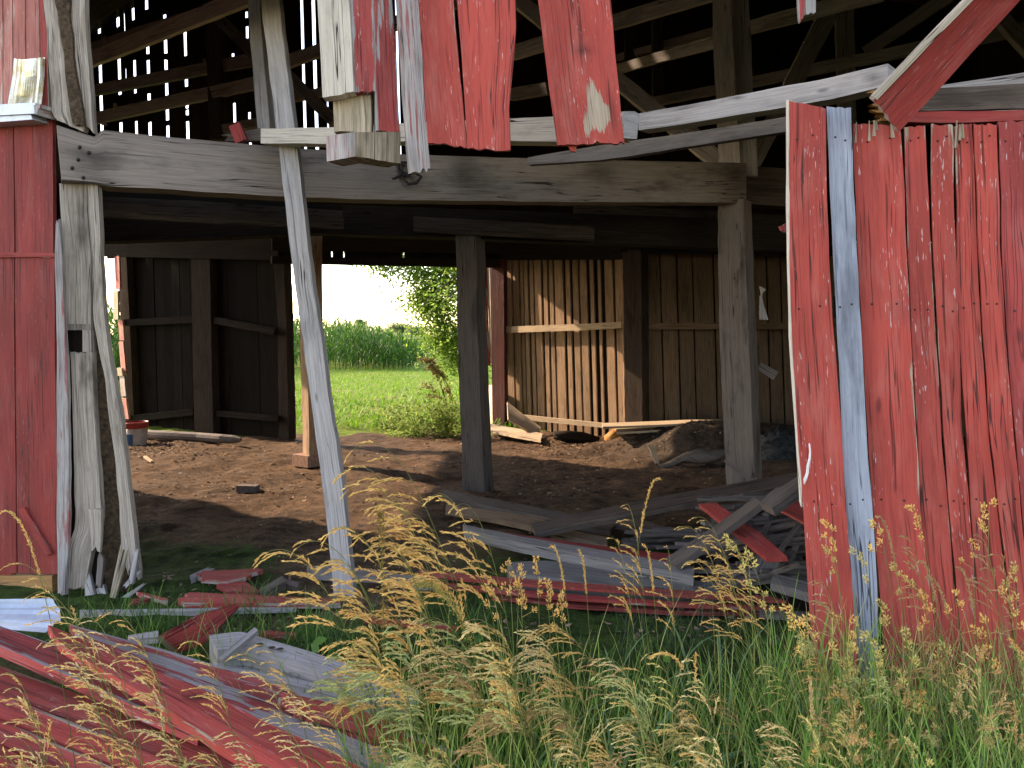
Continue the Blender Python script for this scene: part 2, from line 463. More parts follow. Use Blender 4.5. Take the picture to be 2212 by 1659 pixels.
M['bark'] = mat_plain('bark', (0.07, 0.05, 0.04), (0.16, 0.13, 0.10), 12, 0.95, bump=1.0, bdist=0.03)
M['cloth'] = mat_plain('dark_sacking', (0.02, 0.025, 0.03), (0.10, 0.11, 0.115), 14, 0.95, bump=1.0, bdist=0.05)

# ------------------------------------------------------------------ ground
def vnoise(x, y, seed=0):
    """cheap value noise"""
    r = np.random.default_rng(seed).random((64, 64))
    xi = np.floor(x).astype(int); yi = np.floor(y).astype(int)
    fx = x - xi; fy = y - yi
    fx = fx * fx * (3 - 2 * fx); fy = fy * fy * (3 - 2 * fy)
    g = lambda a, b: r[a % 64, b % 64]
    return (g(xi, yi) * (1 - fx) + g(xi + 1, yi) * fx) * (1 - fy) + (g(xi, yi + 1) * (1 - fx) + g(xi + 1, yi + 1) * fx) * fy
def gauss(x, y, cx, cy, sx, sy): return np.exp(-((x - cx) / sx) ** 2 - ((y - cy) / sy) ** 2)
def ground_z(x, y):
    x = np.asarray(x, float); y = np.asarray(y, float)
    near = np.clip((30 - y) / 10, 0, 1) * np.clip((14 - np.abs(x)) / 4, 0, 1)
    h = 0.06 * (vnoise(x * 1.3, y * 1.3, 1) - 0.5) + 0.045 * (vnoise(x * 4, y * 4, 2) - 0.5) + 0.024 * (vnoise(x * 13, y * 13, 3) - 0.5)
    h = h * near
    h = h + 0.36 * gauss(x, y, 2.75, 10.5, 0.95, 0.6) + 0.16 * gauss(x, y, 1.8, 10.8, 0.7, 0.35) + 0.12 * gauss(x, y, -0.9, 13.3, 0.6, 0.5)
    h = h + 0.35 * gauss(x, y, 4.2, 10.4, 1.2, 1.2)
    return h
def axis(dense, far):
    a = np.concatenate([-np.geomspace(far, 14, 14)[:], np.arange(-13, 9, dense), np.geomspace(9.5, far, 14)])
    return np.unique(a)
gx = axis(0.07, 2500)
gy = np.unique(np.concatenate([np.linspace(-60, 0, 8), np.arange(0.5, 19, 0.07), np.geomspace(19.1, 2600, 40)]))
GX, GY = np.meshgrid(gx, gy)
GZ = ground_z(GX, GY)
def in_barn(x, y):
    # 1 on the earth floor of the barn, 0 outside
    back = 12.6 + 0.35 * (vnoise(x * 2.2, y * 0 + 3, 5) - 0.5) * 2 + 0.5 * (x > -0.3)
    s = 1 / (1 + np.exp(-(back - y) * 7))
    return s * (np.abs(x) < 40)
soil = in_barn(GX, GY)
moss = np.clip((7.2 - GY) / 1.6, 0, 1) * np.where(GY < 4.4, .8, 1.0) * np.clip(vnoise(GX * 0.9 + 4, GY * 1.1, 8) * 1.6 - 0.1, 0, 1)
dung = np.clip(1.6 * gauss(GX, GY, 2.8, 10.3, 1.3, .9) + 1.2 * gauss(GX, GY, 4.2, 10.0, 1.5, 1.5), 0, 1)
idx = np.arange(GX.size).reshape(GX.shape)
q = np.stack([idx[:-1, :-1], idx[:-1, 1:], idx[1:, 1:], idx[1:, :-1]], -1).reshape(-1, 4)
n = NT('ground_soil_and_turf')
tc = n.node('ShaderNodeTexCoord').outputs['Object']
so, mo = n.attr('soil', 'Fac'), n.attr('moss', 'Fac')
a = n.noise(tc, 1.2, 6.0, 0.6); b = n.noise(tc, 9.0, 6.0, 0.65); c3 = n.noise(tc, 60.0, 4.0, 0.7)
f = n.ss(n.math('ADD', n.math('ADD', n.math('MULTIPLY', a, 0.3), n.math('MULTIPLY', b, 0.4)), n.math('MULTIPLY', c3, 0.3)), 0.40, 0.60)
earth = n.mix(f, (0.052, 0.032, 0.02), (0.17, 0.105, 0.063))
earth = n.mix(n.ss(n.noise(tc, 3.0, 4.0), 0.58, 0.7), earth, (0.07, 0.045, 0.032))
earth = n.mix(n.math('MULTIPLY', n.attr('dung', 'Fac'), 0.85), earth, n.mix(f, (0.028, 0.023, 0.02), (0.085, 0.07, 0.058)))
mossc = n.mix(n.ss(b, 0.35, 0.65), (0.022, 0.04, 0.010), (0.06, 0.105, 0.022))
mm = n.ss(n.math('ADD', n.math('MULTIPLY', mo, 0.9), n.math('MULTIPLY', n.math('SUBTRACT', b, 0.5), 1.4)), 0.28, 0.62)
earth = n.mix(mm, earth, mossc)
turf = n.mix(n.ss(b, 0.3, 0.7), (0.07, 0.12, 0.015), (0.17, 0.25, 0.03))
turf = n.mix(n.ss(n.noise(tc, 0.5, 4.0), 0.55, 0.7), turf, (0.20, 0.19, 0.07))
sm = n.ss(n.math('ADD', so, n.math('MULTIPLY', n.math('SUBTRACT', b, 0.5), 0.6)), 0.35, 0.65)
n.col(n.mix(sm, turf, earth)); n.rough(0.95)
n.b.inputs['Specular IOR Level'].default_value = 0.1
n.bump(n.math('ADD', n.math('MULTIPLY', b, 1.2), n.math('MULTIPLY', c3, 0.7)), 1.0, 0.05)
V = np.stack([GX.ravel(), GY.ravel(), GZ.ravel()], -1)
g = obj('ground', V, [q], n.m, None, {'soil': ('FLOAT', soil.ravel()), 'moss': ('FLOAT', moss.ravel()), 'dung': ('FLOAT', dung.ravel())}, True, origin=(0, 0, 0))
tag(g, 'bare brown earth and green turf running under and behind the barn', 'ground', kind='structure')
def on_ground(x, y): return float(ground_z(x, y))

# ------------------------------------------------------------------ the barn
barn = empty('barn', (-1.0, 8.0, 0.0), 'collapsing old red wooden barn with its front siding torn open', 'barn')
def fw(px):            # depth of the front wall at the right of the opening
    return Yl(1730, 3.40, 2212, 3.12)(px)
def lw(px):            # depth of the front wall at the left of the opening
    return Yl(0, 4.97, 220, 4.70)(px)

# --- right of the opening: leaning red boards, one grey-blue board
def ext(l, x0, x1=None): return l
RB = [
 ('red', [(1703,215),(1703,400),(1704,553),(1709,720),(1719,886),(1729,1020),(1736,1106),(1746,1273),(1759,1439),(1769,1516)],
         [(1784,233),(1786,400),(1791,553),(1802,740),(1819,953),(1827,1103),(1829,1106),(1841,1273),(1852,1406),(1858,1500)], -0.075, .20, (.005,.01), None),
 ('blue', [(1786,229),(1791,367),(1799,547),(1804,620),(1812,786),(1821,986),(1828,1103),(1842,1306),(1853,1406),(1860,1495)],
          [(1839,231),(1844,367),(1851,547),(1854,620),(1864,786),(1874,986),(1885,1103),(1896,1273),(1899,1406),(1900,1490)], -0.045, .3, (.004,.01), 'grey-blue worn board standing among the red ones'),
 ('red', [(1842,265),(1849,450),(1855,586),(1866,786),(1878,986),(1887,1106),(1900,1273),(1912,1400),(1922,1510)],
         [(1944,270),(1955,430),(1959,553),(1968,740),(1978,920),(1989,1103),(2008,1273),(2022,1406),(2030,1525)], -.01, .30, (.005,.01), None),
 ('red', [(1952,272),(1958,430),(1961,553),(1969,740),(1980,920),(1990,1103),(2009,1273),(2023,1406),(2031,1525)],
         [(1997,270),(2006,433),(2011,553),(2022,720),(2032,920),(2047,1103),(2062,1273),(2075,1406),(2084,1535)], 0, .40, (.005,.01), None),
 ('red', [(2012,266),(2012,433),(2016,553),(2026,720),(2038,920),(2052,1103),(2067,1273),(2080,1406),(2089,1535)],
         [(2058,268),(2061,433),(2065,553),(2072,740),(2078,920),(2094,1103),(2116,1320),(2126,1420),(2134,1545)], -.004, .27, (.005,.01), None),
 ('red', [(2061,268),(2066,420),(2066,553),(2073,740),(2086,920),(2097,1103),(2117,1320),(2127,1420),(2135,1545)],
         [(2099,267),(2106,400),(2111,553),(2122,753),(2136,953),(2154,1103),(2176,1273),(2190,1400),(2200,1555)], .004, .36, (.005,.01), None),
 ('red', [(2103,266),(2110,400),(2115,553),(2127,753),(2141,953),(2159,1103),(2180,1273),(2194,1400),(2204,1560)],
         [(2154,266),(2157,400),(2162,553),(2176,786),(2192,953),(2205,1103),(2222,1273),(2235,1400),(2245,1570)], -.006, .24, (.005,.01), None),
 ('red_old', [(2157,262),(2161,400),(2165,553),(2179,786),(2195,953),(2208,1103),(2225,1273),(2238,1400),(2248,1570)],
         [(2235,255),(2242,400),(2250,553),(2262,786),(2278,953),(2292,1103),(2308,1273),(2320,1400),(2330,1585)], .0, .34, (.005,.01), None),
]
for k, (mt, L, Rr, dy, wr, jg, lb) in enumerate(RB):
    f = lambda px, d=dy: fw(px) + d
    sb = slab('siding_board', pts(L, f), pts(Rr, f), 0.024, M[mt], barn, lb, m=8, en=0.0035, jag=jg, wear=wr * .8, wend=(.12, .1), tone=1.0)
    for yn in (300, 664, 1084):
        xl = np.interp(yn, [p[1] for p in L], [p[0] for p in L]); xr = np.interp(yn, [p[1] for p in Rr], [p[0] for p in Rr])
        for u_ in (.25, .72):
            xn, y2 = xl + (xr - xl) * (u_ + random.uniform(-.08, .08)), yn + random.uniform(-9, 9)
            c = P(xn, y2, f(xn) - .001)
            V = [c + np.array([.0045 * math.cos(a) * r, -.003 * (r < 1), .0045 * math.sin(a) * r]) for r in (1.0, .6) for a in np.linspace(0, 6.283, 9)[:-1]]
            obj('nail', V, [np.array([[i, (i+1) % 8, 8+(i+1) % 8, 8+i] for i in range(8)]), np.array([list(range(8, 16))])], M['iron'], sb)
x = 2238
while x < 3300:        # the wall goes on out of the picture
    w = random.uniform(70, 110)
    slab('siding_board', pts([(x, 255), (x + 95, 1570)], fw), pts([(x + w - 5, 255), (x + w + 90, 1590)], fw), 0.024, M['red'], barn, m=6, en=.004, wear=.3)
    x += w
# pale bare edge of the first board
slab('edge_strip', pts([(1697,217),(1699,553),(1704,720),(1714,886),(1728,1100)], lambda p: fw(p)-.07), pts([(1703,215),(1704,553),(1709,720),(1719,886),(1734,1100)], lambda p: fw(p)-.078),
     0.02, M['cream'], barn, m=2, en=.003, jag=(.0, .05))
# header timber above these boards, splintered at its left end
hf = lambda p: fw(p) + .035
slab('header', pts([(1915,196),(2032,190),(2212,182),(2900,150)], hf), pts([(1925,240),(2032,239),(2212,236),(2900,215)], hf), .16, M['inside'], barn, m=5, en=.006, jag=(.05, 0), tone=1.4)
slab('header_trim', pts([(1950,240),(2100,240),(2212,237),(2900,216)], lambda p: hf(p)-.02), pts([(1950,262),(2100,264),(2212,260),(2900,250)], lambda p: hf(p)-.02), .05, M['red_dark'], barn, m=3, en=.008, wear=.35)
slab('top_rail', pts([(2000,196),(2032,184),(2212,157),(2900,60)], lambda p: hf(p)+.10), pts([(2000,206),(2032,196),(2212,190),(2900,150)], lambda p: hf(p)+.10), .1, M['greydark'], barn, m=3)
b = MB()
for k in range(16):
    x0 = random.uniform(1866, 1896); y0 = 196 + k * 4.6
    L, Rr = strip_pts((x0 + random.uniform(40, 60), y0 + random.uniform(-4, 10)), (x0 + random.uniform(-9, 4) + k*.9, y0 + random.uniform(-3, 3)), random.uniform(8, 14), random.uniform(2, 6), hf(1930) + .01 + .005*k, hf(1880) + random.uniform(-.02, .06))
    b.slab(L, Rr, .02, m=3, en=.004, jag=(0, .02))
b.build('splintered_end', M['orange'], barn)
for k in range(8):    # splinters along the torn tops of the right boards
    x0 = random.choice([1850, 1862, 1875, 1890, 1905, 1925, 1960, 1975, 2020, 2070, 2078]) + random.uniform(-5, 5); y0 = 262 + random.uniform(-3, 6)
    L, Rr = strip_pts((x0, y0 + random.uniform(18, 60)), (x0 + random.uniform(-4, 3), y0), random.uniform(4, 8), 1.5, fw(x0) - .012, fw(x0) - .012)
    slab('splinter', L, Rr, .006, M['rotlight'], barn, m=2, en=.002)
# corner post behind the right boards
slab('post', pts([(1880,285),(1905,1500)], lambda p: fw(p)+.08), pts([(1990,285),(2015,1500)], lambda p: fw(p)+.08), .16, M['black'], barn)
for y in (640, 1060):
    slab('rail', pts([(1800,y),(2212,y-2),(3200,y-10)], lambda p: fw(p)+.05), pts([(1800,y+45),(2212,y+44),(3200,y+45)], lambda p: fw(p)+.05), .05, M['black'], barn)

# --- left of the opening: red wall, tin eave, split corner post
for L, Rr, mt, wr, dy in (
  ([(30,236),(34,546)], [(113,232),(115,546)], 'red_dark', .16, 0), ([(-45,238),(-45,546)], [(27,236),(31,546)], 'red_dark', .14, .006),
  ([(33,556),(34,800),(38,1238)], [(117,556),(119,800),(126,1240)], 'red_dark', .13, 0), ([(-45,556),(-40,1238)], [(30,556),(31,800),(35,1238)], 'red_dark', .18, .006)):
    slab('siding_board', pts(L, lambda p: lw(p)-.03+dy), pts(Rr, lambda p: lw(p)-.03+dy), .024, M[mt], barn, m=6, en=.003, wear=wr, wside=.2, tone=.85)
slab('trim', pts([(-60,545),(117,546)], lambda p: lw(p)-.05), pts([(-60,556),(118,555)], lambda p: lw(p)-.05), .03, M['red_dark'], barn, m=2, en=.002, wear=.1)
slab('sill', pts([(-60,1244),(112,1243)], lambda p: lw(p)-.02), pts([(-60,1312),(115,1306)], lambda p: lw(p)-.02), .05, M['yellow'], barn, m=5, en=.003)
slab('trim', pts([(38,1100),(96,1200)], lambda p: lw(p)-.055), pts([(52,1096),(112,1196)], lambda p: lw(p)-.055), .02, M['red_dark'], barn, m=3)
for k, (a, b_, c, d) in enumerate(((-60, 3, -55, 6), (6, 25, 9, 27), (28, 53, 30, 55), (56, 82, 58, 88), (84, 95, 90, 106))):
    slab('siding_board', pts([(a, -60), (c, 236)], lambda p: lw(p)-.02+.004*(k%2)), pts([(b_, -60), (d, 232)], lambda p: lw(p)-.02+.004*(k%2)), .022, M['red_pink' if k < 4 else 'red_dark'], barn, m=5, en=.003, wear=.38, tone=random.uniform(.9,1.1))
# bent stained tin
rows = [(126, 30, 97), (165, 27, 96), (205, 20, 92), (250, 13, 86)]
V = []; nn = 14
for i, (y, xa, xb) in enumerate(rows):
    for j in range(nn + 1):
        u = j / nn
        prof = 0.03 * (1 if (j in (2, 3, 11, 12)) else 0) + .012 * math.sin(u * 6.3 + i)
        V.append(P(xa + (xb - xa) * u, y + 2*math.sin(u*5), lw(60) - .07 - .05 * (i / 3.0)**2 - prof))
V = np.array(V)
idx = np.arange(len(V)).reshape(len(rows), nn + 1)
F = np.stack([idx[:-1, :-1], idx[1:, :-1], idx[1:, 1:], idx[:-1, 1:]], -1).reshape(-1, 4)
o = obj('flashing', V, [F], M['tingold'], barn, label='bent tin flashing with rusty gold stains')
sm = o.modifiers.new('solid', 'SOLIDIFY'); sm.thickness = .002
# eave of the low tin roof on the left wall
slab('eave', pts([(-70,229),(76,222)], lambda p: lw(p)-.20), pts([(-70,252),(76,245)], lambda p: lw(p)-.20), .16, M['tinblue'], barn, m=2, en=.0015)
slab('eave', pts([(-70,254),(66,246)], lambda p: lw(p)-.18), pts([(-70,268),(70,258)], lambda p: lw(p)-.18), .13, M['tinblue'], barn, m=2, en=.0015)
slab('eave_end', pts([(74,226),(76,252)], lambda p: lw(p)-.205), pts([(88,224),(86,240)], lambda p: lw(p)-.205), .12, M['greyred'], barn, m=3, en=.004, jag=(.005,.02))

# split post
slab('post', pts([(108,392),(116,1300)], const(5.0)), pts([(190,392),(240,1300)], const(5.0)), .03, M['black'], barn)  # added black backing that makes the gaps around the split post dark
pf = const(4.72)
slab('post', pts([(93,-60),(95,0),(103,120),(112,250),(128,262)], pf), pts([(183,-60),(184,0),(188,120),(196,230),(203,297)], pf), .05, M['postwood'], barn, 'rotten grey corner post with a brown hollow core', m=10, en=.008, jag=(0,.02), tone=1.08)
slab('rotten_core', pts([(116,-60),(118,0),(134,110),(144,190),(158,270)], const(4.685)), pts([(146,-60),(150,0),(156,110),(170,200),(182,276)], const(4.685)), .03, M['rot'], barn, m=10, en=.014, jag=(0,.01))
po = empty('post', (-2.5, 4.75, 0)); po.parent = barn; po.location = Vector((-2.5, 4.75, 0)) - Vector(barn.location)
po['label'] = 'grey corner post split open lengthwise'
slab('split_piece', pts([(128,396),(137,553),(141,700)], pf), pts([(186,396),(195,553),(197,700)], pf), 05e-2, M['postwood'], po, m=8, en=.006, tone=.8)
slab('split_piece', pts([(141,700),(142,713)], pf), pts([(197,700),(197,713)], pf), 05e-2, M['postwood'], po, m=3, en=.003, tone=.8)
slab('split_piece', pts([(178,713),(179,760)], pf), pts([(197,713),(198,760)], pf), 05e-2, M['postwood'], po, m=3, en=.003, tone=.85)
slab('split_piece', pts([(152,760),(155,850),(158,953),(162,1103),(160,1140),(147,1183),(143,1273)], pf), pts([(198,760),(200,820),(205,920),(218,1103),(216,1140),(196,1190),(184,1273)], pf), 05e-2, M['postwood'], po, m=8, en=.007, jag=(.004,.012), tone=1.0)
slab('split_piece', pts([(190,1100),(196,1150),(198,1190)], const(4.70)), pts([(219,1100),(219,1150),(217,1195)], const(4.70)), .03, M['postwood'], po, m=6, en=.005, jag=(0,.02), tone=1.1)
slab('rotten_core', pts([(185,396),(196,553),(200,760),(205,920),(216,1100),(222,1180),(226,1290)], const(4.80)), pts([(205,396),(212,553),(226,760),(246,920),(270,1100),(280,1180),(280,1290)], const(4.80)), .03, M['rot'], po, m=10, en=.02)
slab('split_piece', pts([(187,396),(198,553),(203,703),(227,820),(233,886),(247,986),(258,1103),(262,1180),(270,1240)], const(4.73)), pts([(211,396),(217,553),(226,703),(242,800),(257,870),(268,970),(284,1103),(293,1183),(304,1256)], const(4.73)), .05, M['postwood'], po, m=8, en=.006, jag=(0,.05), tone=1.08)
for a, b_, w0, w1, mt in (((188,1235),(196,1316),10,24,'grey'), ((218,1190),(212,1270),16,10,'beam'), ((214,1262),(228,1318),18,16,'grey'), ((272,1165),(238,1314),18,14,'rotlight'),
                          ((296,1180),(282,1262),9,12,'grey'), ((316,1258),(240,1312),4,16,'grey'), ((303,1230),(268,1270),6,8,'grey')):
    strip('split_piece', a, b_, w0, w1, 4.74, 4.66, .03, M[mt], po, m=4, en=.006, jag=(.02,.015), tone=1.05)
slab('cover_strip', pts([(121,470),(120,553),(122,850),(123,1103),(124,1285)], const(4.66)), pts([(126,470),(133,553),(146,853),(149,1103),(142,1290)], const(4.66)), .03, M['greyred'], barn, m=4, en=.007, jag=(.03,.01), wear=.5)
strip('post', (136, 1290), (300, 1318), 60, 40, 4.80, 4.80, .12, M['rot'], barn, m=4, en=.01)

# --- the long main beam and what it carries
bf = Yl(125, 4.60, 1600, 7.40)
bm = slab('beam', pts([(122,270),(160,282),(203,297),(207,279),(330,293),(600,317),(800,331),(1200,344),(1612,352)], bf),
     pts([(133,389),(170,393),(205,396),(222,401),(330,407),(600,424),(800,431),(1200,436),(1612,438)], bf), .20, M['mainbeam'], barn, 'long sagging grey-brown beam across the opening', n=90, m=10, en=.004, tone=1.05, dark=[(.03,.38,.02,.10,.65),(.045,.50,.025,.08,.6),(.03,.62,.02,.06,.5),(.025,.75,.02,.06,.6),(.035,.88,.02,.05,.5),(.47,.3,.02,.35,.55),(.49,.6,.03,.4,.35),(.70,.3,.03,.3,.5),(.99,.4,.05,.8,.5),(.36,.5,.03,.5,.25),(.18,.0,.25,.10,.3)])
for x, y in ((172,318),(192,330),(169,345),(156,363),(180,384)):
    c = P(x, y, bf(x) - .004)
    V = [c + np.array([.012*math.cos(a), -.010*(r < 1), .012*math.sin(a)]) * np.array([r,1,r]) for r in (1.0, .5) for a in np.linspace(0, 6.283, 9)[:-1]]
    F = [[i, (i+1) % 8, 8+(i+1) % 8, 8+i] for i in range(8)]
    obj('bolt', V, [np.array(F), np.array([list(range(8, 16))])], M['iron'], bm)
slab('beam', pts([(1606,356),(1760,370)], const(7.8)), pts([(1606,438),(1760,452)], const(7.8)), .2, M['inside'], barn, m=4)
# iron chain links against the beam
def tube_path(p, r, k=6):
    p = np.asarray(p, float); V = []; F = []
    for i in range(len(p)):
        t = p[min(i+1, len(p)-1)] - p[max(i-1, 0)]; t /= np.linalg.norm(t) + 1e-9
        a = np.cross(t, (0.3, 0.9, 0.2)); a /= np.linalg.norm(a); b2 = np.cross(t, a)
        rr = r[i] if hasattr(r, '__len__') else r
        for j in range(k):
            V.append(p[i] + rr * (a * math.cos(6.2832*j/k) + b2 * math.sin(6.2832*j/k)))
    for i in range(len(p) - 1):
        for j in range(k):
            F.append([i*k+j, i*k+(j+1) % k, (i+1)*k+(j+1) % k, (i+1)*k+j])
    nv = len(V)
    V.append(p[0]); V.append(p[-1])
    T = [[nv, (j+1) % k, j] for j in range(k)] + [[nv+1, (len(p)-1)*k+j, (len(p)-1)*k+(j+1) % k] for j in range(k)]
    return np.array(V), [np.array(F), np.array(T)]
cy = bf(870) - .03
ch = empty('iron_chain', P(868, 375, cy), 'small dark iron chain of bent links hanging against the long beam', 'chain')
for lp in ([(832,345),(828,372),(850,387),(866,378),(858,352)], [(866,352),(870,372),(880,380),(893,368),(880,352)], [(868,380),(882,398),(900,395),(910,382),(898,374),(880,374)]):
    lp = lp + [lp[0]]
    V, F = tube_path([P(x, y, cy - .012*(i % 2)) for i, (x, y) in enumerate(lp)], .012)
    obj('link', V, F, M['iron'], ch)

# beams below and behind it
slab('beam', pts([(190,408),(420,424),(740,444)], Yl(190,5.6,740,7.2)), pts([(190,434),(420,440),(740,458)], Yl(190,5.6,740,7.2)), .2, M['black'], barn)
slab('rail', pts([(200,423),(420,434),(742,455)], Yl(200,5.3,742,6.8)), pts([(200,467),(420,480),(745,494)], Yl(200,5.3,742,6.8)), .05, M['inside'], barn, m=4, jag=(0,.01))
slab('beam', pts([(200,462),(700,440),(1280,462),(1760,480)], Yl(200,7.6,1760,8.3)), pts([(200,523),(700,504),(1280,525),(1760,545)], Yl(200,7.6,1760,8.3)), .22, M['black'], barn, m=4, tone=1.1)
slab('rail', pts([(893,467),(1284,489)], Yl(893,7.85,1284,7.7)), pts([(893,501),(1284,520)], Yl(893,7.85,1284,7.7)), .05, M['inside'], barn, m=4, tone=.85)
slab('rail', pts([(1240,440),(1760,468)], const(9.3)), pts([(1240,462),(1760,484)], const(9.3)), .06, M['inside'], barn, m=3, tone=.7)

# posts
def post(Lf, Rf, YL, YR, th, mat, **k):
    return slab('post', pts(Lf, const(YL)), pts(Rf, const(YR)), th, M[mat], barn, m=5, en=.008, **k)
post([(984,505),(990,780),(1000,1068)], [(1028,505),(1031,700),(1043,1000),(1047,1070)], 7.93, 7.84, .22, 'beam', tone=.8)
post([(1551,430),(1553,700),(1570,1085)], [(1606,430),(1616,700),(1632,1088)], 7.50, 7.34, .22, 'mainbeam', tone=.82)
post([(1538,-80),(1541,100),(1552,352)], [(1580,-80),(1583,100),(1600,356)], 7.62, 7.50, .2, 'loft', tone=1.3)
post([(1584,-80),(1590,100),(1604,378)], [(1616,-80),(1622,100),(1638,380)], 7.58, 7.54, .1, 'loft', tone=.95)
post([(642,440),(648,703),(655,1000)], [(664,440),(665,703),(668,1002)], 9.55, 9.40, .20, 'tan', tone=1.1)
b = MB(); b.box(P(668, 1000, 9.55)*[1,1,0] + [0,0,.0], P(668, 1000, 9.55)*[1,1,0] + [0,0,.14], .30, .28, up=(.6,.8,0), m=4, n=3, en=.004)
b.build('footing', M['brick'], barn)
post([(443,30),(452,300)], [(474,30),(482,300)], 11.6, 11.55, .15, 'inside', tone=.8)
post([(1806,10),(1812,260)], [(1845,10),(1850,260)], 9.0, 8.95, .15, 'loft', tone=.9)
post([(1350,30),(1352,330)], [(1372,30),(1374,330)], 10.4, 10.4, .12, 'inside', tone=.7)
post([(1410,30),(1412,330)], [(1432,30),(1434,330)], 10.0, 10.0, .12, 'inside', tone=.8)
post([(1345,540),(1350,930)], [(1385,540),(1388,945)], 11.6, 11.4, .2, 'inside', tone=.6)

# broken rails across the opening
slab('rail', pts([(563,277),(700,276),(950,262),(1200,251),(1344,243)], Yl(563,4.95,1380,3.85)), pts([(563,309),(700,311),(950,303),(1200,306),(1347,298)], Yl(563,4.95,1380,3.85)), .11, M['cream'], barn, 'pale broken rail ending in a sawn face', m=5, en=.003, tone=.95)
slab('rail_end', pts([(1348,241),(1371,241),(1381,247)], Yl(1348,3.84,1381,3.98)), pts([(1348,298),(1366,300),(1376,300)], Yl(1348,3.84,1381,3.98)), .03, M['grey'], barn, m=4, en=.003)
slab('rail', pts([(1379,245),(1480,227),(1640,197),(1800,166),(1918,137)], Yl(1379,4.4,1930,3.45)), pts([(1379,281),(1480,268),(1640,241),(1800,213),(1916,184)], Yl(1379,4.4,1930,3.45)), .10, M['grey'], barn, 'long pale broken rail rising to the right', m=8, en=.0035, tone=1.12, dark=[(.96,.5,.02,.25,.6),(.45,.12,.02,.10,.7),(.2,.05,.1,.1,.5),(.7,.8,.2,.2,.25)])
slab('rail', pts([(1140,340),(1296,314),(1500,284),(1740,246)], Yl(1140,5.4,1740,4.5)), pts([(1140,356),(1296,346),(1500,315),(1740,278)], Yl(1140,5.4,1740,4.5)), .06, M['beam'], barn, m=5, tone=1.15)
slab('rail', pts([(476,292),(566,276)], const(5.3)), pts([(476,306),(566,304)], const(5.3)), .05, M['inside'], barn, m=3, tone=1.5, jag=(.05,0))
strip('rail', (505,268), (520,305), 24, 26, 5.2, 5.2, .05, M['red_dark'], barn, m=3)
# grey pieces standing on the beam
slab('post', pts([(535,-60),(538,60),(548,180),(556,277)], const(5.32)), pts([(560,-60),(564,60),(575,180),(583,277)], const(5.30)), .06, M['grey'], barn, m=5, en=.006, tone=.72)
slab('post', pts([(562,-60),(566,60),(577,180),(586,277)], const(5.36)), pts([(580,-60),(584,60),(592,180),(600,277)], const(5.36)), .05, M['grey'], barn, m=4, en=.005, tone=.55)

# upper interior timbers (rails rise to the right)
UP = [  # a, b, widths, depths, tone
 ((170,137),(545,-14),30,36,11.0,9.4,1.5), ((170,112),(470,14),24,22,12.4,11.3,.8), ((170,200),(560,124),22,26,12.9,11.3,.8), ((170,262),(560,176),24,26,12.8,11.2,.9),
 ((600,139),(1010,-8),26,28,10.8,9.6,1.0), ((1100,114),(1600,-36),29,33,9.3,7.9,1.5), ((1330,149),(1545,90),20,26,9.8,8.6,1.3), ((1330,124),(1545,66),14,16,10.6,9.6,.8), ((1584,67),(1900,-16),28,33,8.4,7.4,1.35),
 ((1620,177),(2040,90),22,26,9.2,8.0,.9), ((1410,219),(1545,193),19,18,9.6,9.2,.8), ((2040,98),(2300,40),26,30,8.6,7.8,.7),
 ((600,216),(700,196),18,18,11.2,10.8,.7), ((1100,204),(1180,190),26,26,10.4,10.0,.8), ((480,278),(560,262),18,18,11.4,11.2,.7)]
for a, b_, w0, w1, Ya, Yb, tn in UP:
    strip('rail', a, b_, w0, w1, Ya, Yb, .09, M['loft'], barn, m=4, en=.006, tone=tn)
for a, b_, w0, w1, Ya, Yb, tn in (((1098,-18),(1560,352),30,36,9.0,7.9,1.4), ((1800,12),(1622,362),40,34,8.6,7.8,1.15), ((1870,112),(2060,-16),26,28,8.8,8.4,.9),
    ((2150,18),(2260,140),30,30,8.2,7.8,.9), ((470,36),(560,128),24,26,11.2,10.6,.7), ((600,140),(720,260),26,26,10.6,10.0,.7), ((1480,262),(1556,348),22,24,8.4,8.0,1.2), ((1330,270),(1420,240),16,16,9.6,9.2,.8)):
    strip('brace', a, b_, w0, w1, Ya, Yb, .09, M['loft'], barn, m=4, en=.006, tone=tn)

